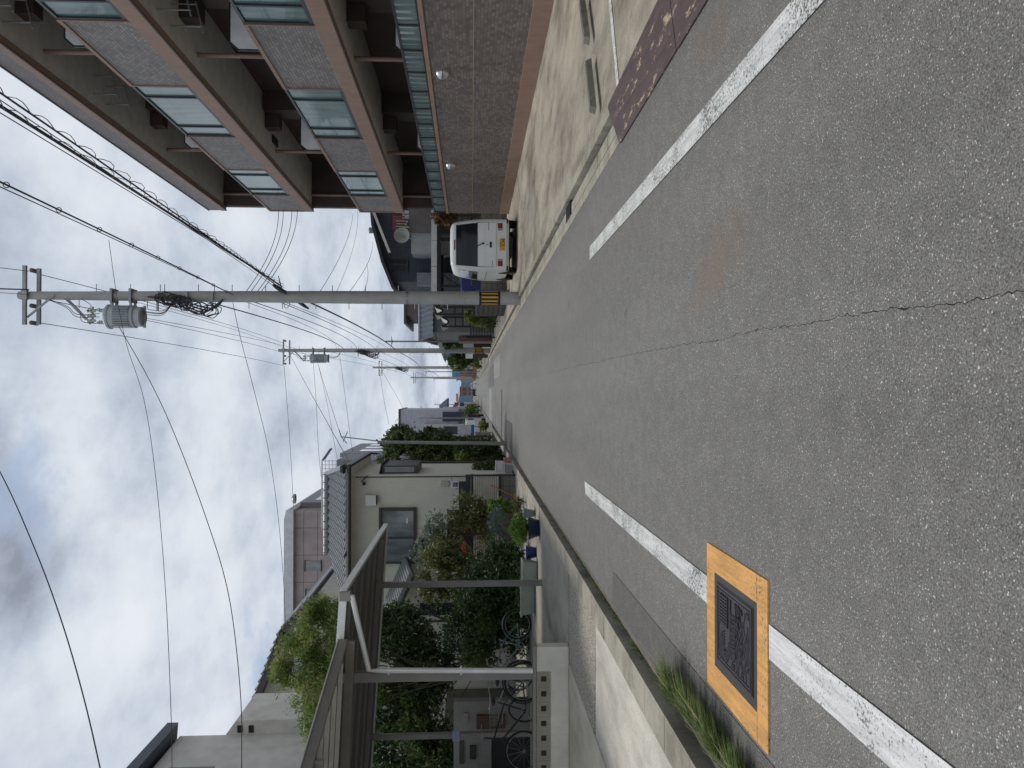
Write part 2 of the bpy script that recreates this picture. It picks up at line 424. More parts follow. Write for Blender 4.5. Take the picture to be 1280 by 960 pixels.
def text_mb(body, size, ext=.001):
    cu = bpy.data.curves.new('lettering', 'FONT'); cu.body = body; cu.size = size; cu.extrude = ext
    cu.align_x = 'CENTER'; cu.align_y = 'CENTER'
    o = bpy.data.objects.new('lettering', cu); COL.objects.link(o)
    dg = bpy.context.evaluated_depsgraph_get(); me = bpy.data.meshes.new_from_object(o.evaluated_get(dg))
    mb = MB(); mb.v = [tuple(v.co) for v in me.vertices]; mb.f = [tuple(p.vertices) for p in me.polygons]
    bpy.data.objects.remove(o); bpy.data.curves.remove(cu); bpy.data.meshes.remove(me)
    return mb
def xf(mb, mat):
    mb.v = [tuple(mat @ Vector(v)) for v in mb.v]; return mb
# ================================================================== materials
A_OLD = m_asphalt('old_asphalt', .175, .6, big=.2)
A_NEW = m_asphalt('asphalt', .165, .72, big=.16, stain=True)
A_DARK = m_asphalt('dark_asphalt', .115, .28, big=.2)
A_PALE = m_asphalt('pale_asphalt', .27, .42, big=.1)
CONC = m_concrete('concrete_lot', (.40, .365, .30), .8, lo=.42)
CONC_L = m_concrete('concrete_pale', (.60, .575, .51), .3, lo=.65)
CONC_D = m_concrete('concrete_drive', (.38, .36, .32), .35, lo=.6)
KERB = m_concrete('kerb_concrete', (.38, .36, .30), .5, sc=(1, 1, 1))
PEB = m_concrete('pebble_concrete', (.33, .31, .26), .2, pebble=True)
SOIL = M('gutter_soil', (.028, .026, .02), .95, dirt=0)
WHITE_L = m_paint('white_road_paint', (.74, .75, .74), .42)
WHITE_N = m_paint('white_line_fresh', (.8, .8, .78), .2)
ORANGE_P = m_paint('orange_road_paint', (.80, .42, .13), .14, .08)
BLACK = M('black_metal', (.022, .024, .028), .45, dirt=.1, bmp=0)
DARK = M('dark_void', (.02, .02, .022), .8, dirt=0, bmp=0)
STEEL = M('galvanised_steel', (.34, .35, .35), .5, .55, dirt=.4)
POLE_C = M('pole_concrete', (.42, .41, .385), .8, dirt=.35, bscale=30)
WIRE = M('wire_black', (.045, .045, .05), .6, dirt=0, bmp=0)
WHITE = M('white_paint', (.72, .72, .70), .45, dirt=.15)
PORC = M('porcelain', (.55, .55, .52), .3, dirt=.1)
# ================================================================== the ground
struct('ground', box(-260, 260, -60, 600, -.4, -.2), m_concrete('far_ground', (.22, .21, .18)))
g = MB(); g.box(-2.02, 2.26, -20, 520, -.3, 0); struct('road', g, A_OLD)
# newer surface, laid lane by lane, with the ragged joint between them
rg = random.Random(4)
def jag(y): return .335-.10*math.exp(-max(y-1.5, 0)/3.2)+.010*noise.noise(Vector((y*9, 0, 0)))+.010*noise.noise(Vector((y*27, 1, 0)))+.007*noise.noise(Vector((y*61, 4, 0)))+.022*noise.noise(Vector((y*1.3, 3, 0)))
ys = [-1+i*.012 for i in range(501)]+[5.03+i*.03 for i in range(666)]
cw = lambda y: (.0012+.006*max(0, noise.noise(Vector((y*17, 9, 0)))))*(1 if y < 12 else .7)
def lane(side, yend):
    mb = MB(); yy = [y for y in ys if y <= yend]; vs = []
    for y in yy:
        j = jag(y)+side*cw(y)*.9
        vs += [(j, y, .006), (2.26 if side > 0 else -2.02, y, .006)]
    n = len(yy)
    mb.add(vs, [(2*i, 2*i+1, 2*i+3, 2*i+2) for i in range(n-1)])
    return mb
struct('road_surface', lane(1, 25.0), A_NEW)
struct('road_surface', lane(-1, 19.7), A_NEW)
struct('road_crack', MB().add([(jag(y)+s*.02, y, .003) for y in ys if y < 19.8 for s in (-1, 1)],
    [(2*i, 2*i+1, 2*i+3, 2*i+2) for i in range(len([y for y in ys if y < 19.8])-1)]), SOIL)
struct('road_patch', box(.75, 1.85, 36, 46, -.01, .01), A_PALE)
struct('road_patch', box(-2.0, .2, 50, 58, -.01, .01), A_PALE)
struct('road_patch', box(-2.0, -1.05, 25.3, 29.6, -.01, .012), m_asphalt('patch_asphalt', .06, .2))
struct('road_patch', box(-2.0, .1, 33.6, 34.6, -.01, .012), m_asphalt('patch_asphalt', .06, .2))
struct('road_patch', box(.34, 1.7, 46.2, 60, -.01, .012), m_asphalt('patch_asphalt2', .11, .3))
# darker asphalt strip along the left gutter
struct('road_patch', MB().add([(-2.01, -6, .010), (-1.2, -6, .010), (-1.2, 2.2, .010), (-1.66, 3.0, .010), (-1.70, 7.25, .010), (-2.01, 7.3, .010)], [(0, 1, 2, 3, 4, 5)]), A_DARK)
# painted lines
def strip(poly, z, m, name): return struct(name, MB().add([(p[0], p[1], z) for p in poly], [tuple(range(len(poly)))]), m)
strip([(1.475, -8), (1.625, -8), (1.64, 8.62), (1.49, 8.62)], .014, WHITE_L, 'road_line')
strip([(-1.20, 4.31), (-1.045, 4.31), (-1.05, 9.05), (-1.20, 8.95)], .014, WHITE_L, 'road_line')
strip([(-1.20, -8), (-1.04, -8), (-1.045, 3.405), (-1.20, 3.405)], .014, m_paint('white_paint_solid', (.8, .8, .79), .15), 'road_line')
for y0 in (62, 66, 70, 120): strip([(-1.9, y0), (2.0, y0), (2.0, y0+.45), (-1.9, y0+.45)], .014, WHITE_L, 'road_line')
# ---- left edge: open gutter slot, kerb, aprons, drive
struct('gutter', box(-2.2, -2.12, -20, 48, -.34, -.2), SOIL)
struct('gutter', MB().add([(-2.12+.012*noise.noise(Vector((i*.9, 2, 0))), -20+i*.1, -.03) if s == 0 else (-2.01, -20+i*.1, .003+.004*noise.noise(Vector((i*.7, 5, 0)))) for i in range(681) for s in (0, 1)], [(2*i, 2*i+1, 2*i+3, 2*i+2) for i in range(680)]), m_concrete('gutter_lip', (.17, .16, .13), .8, sc=(2, 2, 2)))
kb = MB(); y = -20
while y < 48:
    kb.box(-2.46, -2.2, y+.004, y+.596, -.3, .035+.004*rg.random()); y += .6
struct('kerb', kb, KERB)
struct('apron', box(-3.66, -2.466, -20, 8.15, -.3, .03), CONC_L)
struct('apron', MB().prism([(-2.466, 8.16), (-2.466, 10.32), (-3.66, 10.36), (-3.66, 8.24)], -.3, .03, 'z'), PEB)
struct('apron', box(-9, -3.68, -20, 7.0, -.3, .03), CONC_L)
struct('apron', box(-9, -3.68, 7.015, 10.37, -.3, .03), m_concrete('concrete_cream', (.64, .60, .50), .2, lo=.7))
struct('driveway', box(-9.5, -2.466, 10.46, 22.9, -.3, .035), CONC_D)
struct('garden_ground', box(-40, -9.52, -20, 60, -.3, 0.0), SOIL)
struct('garden_ground', box(-9.5, -2.466, 22.92, 48, -.3, 0.0), SOIL)
struct('verge', box(-40, -2.04, 48.05, 500, -.3, .03), m_concrete('verge_left', (.2, .2, .17)))
# ---- right edge: U gutter, ridge, lot
gb = MB(); y = -20
while y < 60:
    gb.box(2.27, 2.39, y+.004, y+.996, -.3, .004); gb.box(2.60, 2.72, y+.004, y+.996, -.3, .055)
    y += 1.0
struct('gutter', gb, KERB)
struct('gutter', box(2.395, 2.595, -20, 60, -.3, -.035), m_concrete('gutter_bed', (.17, .165, .145), .5))
gb = MB(); y = -20
while y < 60: gb.box(2.42, 2.56, y+.01, y+.59, -.03, -.008); y += .6
struct('gutter_cover', gb, KERB)
struct('parking_lot', box(2.725, 17, -20, 28, -.3, .05), CONC)
struct('verge', box(2.725, 60, 28.01, 60, -.3, .04), m_concrete('verge_right', (.24, .23, .2)))
struct('verge', box(2.3, 60, 60.01, 500, -.3, .03), m_concrete('verge_far', (.27, .26, .22)))
def lotline(p0, p1, w, z=.056):
    d = (Vector(p1)-Vector(p0)).normalized(); n = Vector((-d.y, d.x, 0))*w/2
    return struct('parking_line', MB().add([Vector((v.x, v.y, z)) for v in (p0-n, p1-n, p1+n, p0+n)], [(0, 1, 2, 3)]), WHITE_N)
a = G(773.5, 112, .05); b = G(763, 0, .05); d = (b-a).normalized(); lotline(a, a+d*3.1, .10)
a = G(657.5, 346, .05); b = G(648, 240, .05); lotline(a, a.lerp(b, 1.1), .07)
# grate and manhole bits in the gutter
t = MB()
for i in range(12): t.box(2.40, 2.59, 10.35+i*.04, 10.365+i*.04, -.02, .012)
t.box(2.395, 2.405, 10.32, 10.84, -.03, .014).box(2.585, 2.595, 10.32, 10.84, -.03, .014)
tag(t.build('gutter_grate', BLACK), 'small black slotted steel grate set in the right hand gutter', 'grate')
# ---- weeds
LEAF_W = m_leaf('weed_blades', (.05, .085, .02), (.12, .19, .04), (.28, .30, .12), 9, .3)
def blades(name, spots, n, h, lean, seed, mat, label, kind='stuff', w=.006):
    r = random.Random(seed); mb = MB()
    for (x0, y0, x1, y1) in spots:
        for i in range(n):
            t = r.random(); x = x0+(x1-x0)*t+r.gauss(0, .025); y = y0+(y1-y0)*t+r.gauss(0, .025)
            hh = h*(.35+.75*r.random())*(.55+.6*abs(noise.noise(Vector((x*3, y*3, 1)))+.4)); a = r.uniform(0, 6.28)
            ln = Vector((math.cos(a)*.35+lean[0], math.sin(a)*.35+lean[1], 0))*hh; s = Vector((-math.sin(a), math.cos(a), 0))*w*r.uniform(.6, 1.3)
            b = Vector((x, y, -.08)); m1 = b+Vector((0, 0, hh*.55))+ln*.3; m2 = b+Vector((0, 0, hh*.85))+ln*.75; m3 = b+Vector((0, 0, hh*.9))+ln*1.25
            mb.add([b-s, b+s, m1+s, m1-s, m2+s*.6, m2-s*.6, m3], [(0, 1, 2, 3), (3, 2, 4, 5), (5, 4, 6)])
    o = mb.build(name, mat); tag(o, label, 'grass', kind=kind); return o
blades('roadside_weeds', [(-1.98, 5.0, -1.95, 3.6)], 2600, .27, (.8, .15), 3, LEAF_W, 'tall green and straw coloured weeds growing from the left gutter by the orange box')
blades('dry_stalks', [(-1.96, 5.2, -1.96, 3.6)], 130, .36, (.75, .15), 33, M('straw', (.42, .35, .2), .9), 'thin straw coloured seed stalks standing among the tall gutter weeds', w=.0022)
blades('roadside_weeds', [(-1.97, 3.75, -1.97, 2.7)], 1000, .27, (.8, 0), 4, LEAF_W, 'green weeds in the left gutter nearest the camera')
blades('gutter_moss', [(-2.16, 8.6, -2.14, 5.3), (-2.13, 12.5, -2.16, 8.6)], 320, .07, (.1, 0), 5, LEAF_W, 'low weeds and moss in the left gutter beside the pebbled apron', w=.008)
blades('grass_strip', [(-2.5, 10.41, -3.4, 10.41)]*2, 500, .11, (0, 0), 6, m_leaf('grass_green', (.05, .09, .02), (.10, .17, .03), (.2, .28, .07), 9, .3), 'narrow strip of green grass between driveway and pebbled apron', w=.01)
mb = MB()
blades('gutter_litter', [(-2.05, 12, -2.05, 5.4)], 260, .05, (0, 0), 8, M('dry_litter', (.16, .12, .07), .9), 'brown dry litter along the edge of the left gutter', w=.01)
# ================================================================== hydrant cover with its orange box
t = thing('hydrant_cover', 'cast iron rectangular hydrant cover with raised relief inside an orange painted box', 'manhole cover', (-1.243, 3.86, .0))
IRON = M('cast_iron', (.062, .058, .068), .42, .35, dirt=.3, bscale=150, bmp=.35)
fr = MB()
X0, X1, Y0, Y1 = -1.637, -.852, 3.415, 4.305; x0, x1, y0, y1 = -1.497, -.988, 3.55, 4.17
z = .017
fr.box(x1, X1, Y0+.13, Y1, .006, z).box(X0, x0, Y0+.13, Y1-.002, .006, z).box(x0+.001, x1-.001, y1, Y1-.001, .006, z).box(X0+.001, X1-.001, Y0, Y0+.128, .006, z-.001)
fr.build('painted_border', ORANGE_P, t)
box(x0+.002, x1-.002, y0, y1-.001, .004, .013).build('rim', M('rim_iron', (.045, .045, .05), .6, .1, dirt=.3, bscale=200, bmp=.5), t)
cx0, cx1, cy0, cy1 = x0+.045, x1-.04, y0+.045, y1-.045
cv = MB(); cv.box(cx0, cx1, cy0, cy1, .013, .0175)
def frame(mb, a, b_, c, d_, w, z0, z1):
    mb.box(a, b_, c, c+w, z0, z1).box(a, b_, d_-w, d_, z0, z1).box(a, a+w, c+w, d_-w, z0, z1).box(b_-w, b_, c+w, d_-w, z0, z1)
frame(cv, cx0+.006, cx1-.006, cy0+.006, cy1-.006, .010, .0175, .0225)
frame(cv, cx0+.026, cx1-.026, cy0+.026, cy1-.026, .008, .0175, .0225)
cv.build('cover_plate', IRON, t)
rl = MB(); r = random.Random(11)
ix0, ix1, iy0, iy1 = cx0+.04, cx1-.04, cy0+.04, cy1-.04
zr0, zr1 = .0175, .0255
# upper part: roof-like stripes and standing bars, middle: ladder of blocks, lower: ripples
W_ = ix1-ix0; HH = iy1-iy0
for i in range(9):      # fan of standing bars, top right
    x = ix0+W_*(.55+.05*i); rl.box(x, x+.009, iy1-HH*.30, iy1-.012, zr0, zr1)
for i in range(4): rl.box(ix0+W_*.53, ix1, iy1-HH*(.08+.075*i), iy1-HH*(.08+.075*i)-.005, zr0, zr1+.001)
for k in range(5):      # arcs, top left
    pts = [(ix0+W_*.22+math.cos(a)*W_*(.05+.045*k), iy1-HH*.20+math.sin(a)*HH*(.03+.032*k), zr0+.003) for a in [i*math.pi/9 for i in range(12+k)]]
    rl.tube(pts, .0045, 5)
for i in range(5):      # middle block row
    xx = ix0+W_*(.22+.12*i); frame(rl, xx, xx+W_*.09, iy0+HH*.44, iy0+HH*.56, .006, zr0, zr1); rl.box(xx+.014, xx+.022, iy0+HH*.47, iy0+HH*.53, zr0, zr1)
rl.box(ix0+W_*.18, ix1, iy0+HH*.585, iy0+HH*.60, zr0, zr1).box(ix0+W_*.18, ix1, iy0+HH*.405, iy0+HH*.42, zr0, zr1)
for k in range(14):      # waves and curls below
    yb = iy0+HH*(.03+.042*k)
    pts = [(ix0+W_*i/26, yb+.010*math.sin(i*.75+k*1.7+r.random()*.4), zr0+.002) for i in range(27)]
    a0 = r.randint(0, 7); a1 = r.randint(16, 26); rl.tube(pts[a0:a1], .0042, 5)
for k in range(16):
    c = (r.uniform(ix0, ix0+W_*.16) if k < 8 else r.uniform(ix0, ix1), r.uniform(iy0+HH*.3, iy1-.02) if k < 8 else r.uniform(iy0, iy0+HH*.38))
    q = r.uniform(.012, .024); rl.tube([(c[0]+math.cos(a)*q*(1-i/16), c[1]+math.sin(a)*q*(1-i/16), zr0+.003) for i, a in enumerate([j*.6 for j in range(12)])], .004, 5)
for k in range(60):
    c = (r.uniform(ix0+W_*.3, ix1-.02), r.uniform(iy0+HH*.18, iy0+HH*.42)); rl.box(c[0], c[0]+r.uniform(.008, .03), c[1], c[1]+.005, zr0, zr1)
rl.build('relief', IRON, t, smooth=True)
# ================================================================== steel plate and wheel stops on the right
PLATE = None
m, nt, b = new_mat('worn_brown_plate'); co = geoco(nt)
n1 = noise_n(nt, mapping(nt, co, (3, 1, 1), rot=(0, 0, .12)), 3.2, 8, .75)
c = ramp(nt, noise_n(nt, mapping(nt, co, (6, .8, 1)), 3, 6, .7), [(.3, (.050, .032, .034)), (.55, (.085, .055, .058)), (.75, (.13, .09, .09))])
spk = ramp(nt, noise_n(nt, mapping(nt, co, (1.6, .35, 1), rot=(0, 0, -.25)), 6.0, 10, .82), [(.56, 0), (.585, 1)])
c = mixc(nt, c, (.48, .36, .26), spk)
nt.links.new(c, b.inputs['Base Color']); b.inputs['Roughness'].default_value = .55
v = nt.nodes.new('ShaderNodeTexChecker'); v.inputs['Scale'].default_value = 28; nt.links.new(mapping(nt, co, (1, 1, 0), rot=(0, 0, .785)), v.inputs['Vector'])
bump(nt, b, v.outputs['Fac'], .5, .004); PLATE = m
p = MB().slab([(2.225, 4.92, .02), (2.225, 6.78, .02), (2.235, 6.84, .02), (2.66, 7.12, .075), (2.675, 7.05, .077), (2.68, 4.92, .077)], .009)
tag(p.build('ramp_plate', PLATE), 'worn brown steel ramp plate with scraped pale paint, farther one of the two', 'ramp plate')
p = MB().slab([(2.22, 1.5, .02), (2.22, 4.905, .02), (2.675, 4.905, .077), (2.675, 1.5, .077)], .009)
tag(p.build('ramp_plate', PLATE), 'brown steel ramp plate nearest the camera at the top edge of the photo', 'ramp plate')
STOP = m_concrete('stop_concrete', (.23, .22, .18), .6, sc=(1, 1, 1))
def stop(p, q, label):
    mb = MB(); p = Vector(p); q = Vector(q); d = (q-p).normalized(); n = Vector((-d.y, d.x, 0))
    prof = [(-.055, 0), (-.035, .062), (.035, .062), (.055, 0)]; vs = []
    for e, sg in ((p, 1), (q, -1)):
        for i, (u, w) in enumerate(prof): vs.append(e+n*u+d*sg*(.0 if w == 0 else .025)+Vector((0, 0, .05+w)))
    mb.add(vs, [(0, 1, 2, 3), (7, 6, 5, 4), (0, 4, 5, 1), (1, 5, 6, 2), (2, 6, 7, 3), (3, 7, 4, 0)])
    tag(mb.build('wheel_stop', STOP, bevel=.006), label, 'wheel stop', 'concrete wheel stops on the lot')
a = G(751, 139, .05); b = G(744, 75, .05); stop(a, a+(b-a).normalized()*.72, 'mossy grey concrete wheel stop nearer the road')
a = G(743, 52, .05); b = G(736, 0, .05); stop(a, a+(b-a).normalized()*.72, 'mossy grey concrete wheel stop nearer the apartment wall')
# ================================================================== apartment building
XF = 6.15
T_LOW = m_tiles('mosaic_tile_brown', ((.245, .20, .175), (.12, .10, .088)), .12, .06, .005, (.11, .10, .095))
T_UP = m_tiles('mosaic_tile_grey', ((.29, .265, .25), (.18, .165, .155)), .12, .06, .007, (.12, .11, .105))
COPPER = M('brown_painted_band', (.31, .20, .15), .6, dirt=.4, var=.10)
SOFFIT = M('grey_soffit', (.60, .58, .54), .85, dirt=.1)
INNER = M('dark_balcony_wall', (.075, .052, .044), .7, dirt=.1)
FRAME = M('dark_window_frame', (.035, .038, .042), .4, dirt=.1, bmp=0)
TEAL = m_glass('frosted_teal_glass', (.12, .21, .195), .25, .4)
CURT = m_glass('ribbed_glass', (.14, .20, .19), .15, .7, wav=.6)
PANEL = M('white_board', (.85, .85, .84), .6, dirt=.1)
GLASSD = m_glass('dark_glass', (.03, .04, .05), .05, .9)
apt = thing('apartment_building', 'large brown tiled apartment block with balconies of frosted glass and tile on the right', 'building', (11, 15, 0))
YN, YE = 3.0, 26.45
def part(mb, name, mat, par=apt, **k): return mb.build(name, mat, par, **k)
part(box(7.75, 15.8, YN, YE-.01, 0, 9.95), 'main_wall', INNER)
part(box(XF, XF+.22, YN, YE, .37, 2.12), 'garden_wall', T_LOW)
part(box(XF-.012, XF+.23, YN, YE+.01, 0, .37), 'base_band', COPPER, bevel=.005)
part(box(XF-.004, XF+.01, YN, YE, 1.30, 1.318), 'joint_strip', M('tan_joint', (.36, .26, .17), .7))
part(box(XF-.03, XF+.25, YN, YE, 2.122, 2.20), 'coping', COPPER, bevel=.006)
fence = part(MB().box(XF+.02, XF+.07, YN, YE, 2.585, 2.62).box(XF+.02, XF+.07, YN, YE, 2.215, 2.24), 'glass_fence', FRAME)
y = YE-.03
while y > YN: part(box(XF+.015, XF+.075, y-.02, y+.02, 2.2, 2.584), 'fence_post', FRAME, fence); y -= .96
fg = MB(); y = YE-.03
while y > YN+1:
    for i in range(8):
        yy = y-.03-i*.112; fg.add([(XF+.04+.012*(i % 2), yy, 2.24), (XF+.04+.012*((i+1) % 2), yy-.112, 2.24), (XF+.04+.012*((i+1) % 2), yy-.112, 2.585), (XF+.04+.012*(i % 2), yy, 2.585)], [(0, 1, 2, 3)])
    y -= .96
part(fg, 'fence_glass', CURT, fence)
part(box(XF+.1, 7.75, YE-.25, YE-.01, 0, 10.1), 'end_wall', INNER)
for y in (14.75, 20.75):
    l = MB(); prof = [(.001, -.13)]+[(.13*math.cos(a), .13*math.sin(a)) for a in [(-90+i*15)*math.pi/180 for i in range(1, 12)]]+[(.001, .13)]
    l.lathe(prof, (XF-.02, y, 1.9), 18)
    o = part(l, 'wall_lamp', M('satin_steel', (.55, .56, .57), .3, .8, dirt=.05), smooth=True)
    box(XF-.135, XF-.01, y-.135, y+.135, 1.895, 1.905).build('lamp_seam', FRAME, o)
levels = [(3.63, 3.96, 5.15), (6.68, 7.0, 8.18), (9.60, 9.78, 10.19)]
segs = [(4.4, 7.4, 'g'), (7.4, 10.1, 't'), (10.1, 13.0, 'g'), (13.0, 15.75, 't'), (15.75, 18.8, 'g'), (18.8, 21.6, 't'), (21.6, 24.3, 'g'), (24.3, 26.45, 't')]
for li, (zb, zt, zp) in enumerate(levels):
    part(box(XF-.02, XF+.16, YN, YE, zb+.02, zt), 'slab_edge', COPPER, bevel=.006)
    part(box(XF-.012, XF+.012, YN, YE, zb-.0, zb+.018), 'drip_edge', FRAME)
    part(box(XF+.162, 7.75, YN, YE-.02, zb+.04, zt-.02), 'balcony_slab', SOFFIT)
    if li == 2:
        part(box(XF, 15.8, YN, YE+.004, zt+.002, zp), 'roof_parapet', m_tiles('parapet_tile', ((.24, .21, .21), (.19, .17, .17)), .15, .05, .006, (.1, .09, .09)))
        part(box(XF-.02, 15.8, YN, YE+.02, zp+.002, zp+.03), 'roof_edge', FRAME)
        continue
    for (a, b_, k) in segs:
        if k == 't':
            f = part(box(XF+.002, XF+.13, a+.03, b_-.03, zt+.002, zp-.07), 'tile_parapet', T_UP)
            fr = MB().box(XF-.02, XF+.15, a, b_, zp-.07, zp).box(XF-.02, XF+.15, a, a+.03, zt+.003, zp-.071).box(XF-.02, XF+.15, b_-.03, b_, zt+.003, zp-.071)
            part(fr, 'parapet_frame', COPPER, f)
        else:
            f = part(box(XF+.03, XF+.045, a+.02, b_-.02, zt+.08, zp-.05), 'glass_balustrade', TEAL)
            fr = MB().box(XF+.0, XF+.07, a+.01, b_-.01, zp-.05, zp).box(XF+.0, XF+.07, a+.01, b_-.01, zt+.003, zt+.08)
            L = b_-a
            for q in (0.01, L*.2, L*.8-.05, L-.06): fr.box(XF-.005, XF+.075, a+q, a+q+.05, zt+.081, zp-.051)
            part(fr, 'balustrade_frame', FRAME, f)
    # inside the balcony behind this parapet
for li, (z0, z1) in enumerate([(.0, 3.67), (3.94, 6.70), (6.98, 9.66)]):
    top = z1-.9
    for y in (8.0, 14.4, 20.3):
        f = MB(); zb = z0+.12; x0 = XF+.17; x1 = x0+.92
        f.prism([(x0, zb), (x1, zb), (x1, top), (x0+.14, top), (x0, top-.16)], y-.012, y+.012, 'y')
        o = part(f, 'partition_board', PANEL)
        e = MB(); P = [(x0, zb), (x1, zb), (x1, top), (x0+.14, top), (x0, top-.16)]
        for i in range(5):
            p, q = P[i], P[(i+1) % 5]; e.bar((p[0], y, p[1]), (q[0], y, q[1]), .03, .03, (0, 1, 0))
        part(e, 'board_frame', FRAME, o)
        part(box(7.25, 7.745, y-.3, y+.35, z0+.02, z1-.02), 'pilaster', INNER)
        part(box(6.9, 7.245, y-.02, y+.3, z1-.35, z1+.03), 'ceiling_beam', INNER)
    for y in (9.0, 15.35, 21.4, 26.1):
        part(MB().tube([(6.62, y, max(z0, 0)), (6.62, y, z1+.04)], .045, 10), 'drain_pipe', COPPER, smooth=True)
    for y in (10.4, 12.6, 16.6, 18.9, 22.8, 24.9):
        w = part(box(7.70, 7.748, y-.85, y+.85, z0+.1, z0+2.1), 'balcony_window', GLASSD)
        part(MB().box(7.68, 7.72, y-.9, y-.85, z0+.05, z0+2.15).box(7.68, 7.72, y+.85, y+.9, z0+.05, z0+2.15).box(7.68, 7.72, y-.85, y+.85, z0+2.1, z0+2.15).box(7.68, 7.72, y-.02, y+.02, z0+.1, z0+2.099), 'window_frame', FRAME, w)
    for y in (() if li == 0 else (13.4, 17.3) if li == 2 else (13.4,)):
      zz = z1-.0
      for dy in (0, .6):
            hb = MB()
            hb.tube([(6.55, y+dy, zz+.04), (6.55, y+dy, zz-.55)], .012, 6).tube([(6.95, y+dy, zz+.04), (6.95, y+dy, zz-.45)], .012, 6).tube([(6.45, y+dy, zz-.55), (7.0, y+dy, zz-.42)], .014, 6)
            part(hb, 'laundry_bracket', STEEL)
part(box(6.75, 6.95, 21.0, 21.5, 6.675, 6.722), 'ceiling_vent', FRAME)
for li, (y, zf) in enumerate(((22.2, 4.0), (23.3, 4.0), (12.0, 7.0))):
    ac = part(box(6.5, 6.8, y, y+.8, zf+.55, zf+1.12), 'air_conditioner', PANEL, bevel=.01)
    MB().lathe([(.001, 0), (.22, 0), (.22, .02), (.001, .02)], (6.65, y-.022, zf+.83), 16, 'y').build('fan_grille', FRAME, ac)
    part(MB().box(6.5, 6.8, y+.05, y+.1, zf+.02, zf+.549).box(6.5, 6.8, y+.7, y+.75, zf+.02, zf+.549).box(6.5, 6.8, y+.05, y+.75, zf+.3, zf+.33), 'unit_rack', STEEL)
# laundry on the middle balconies
for (y, z, c, nm) in ((22.4, 4.9, (.5, .5, .5), 'light grey shirt drying on the second floor balcony'),):
    pass
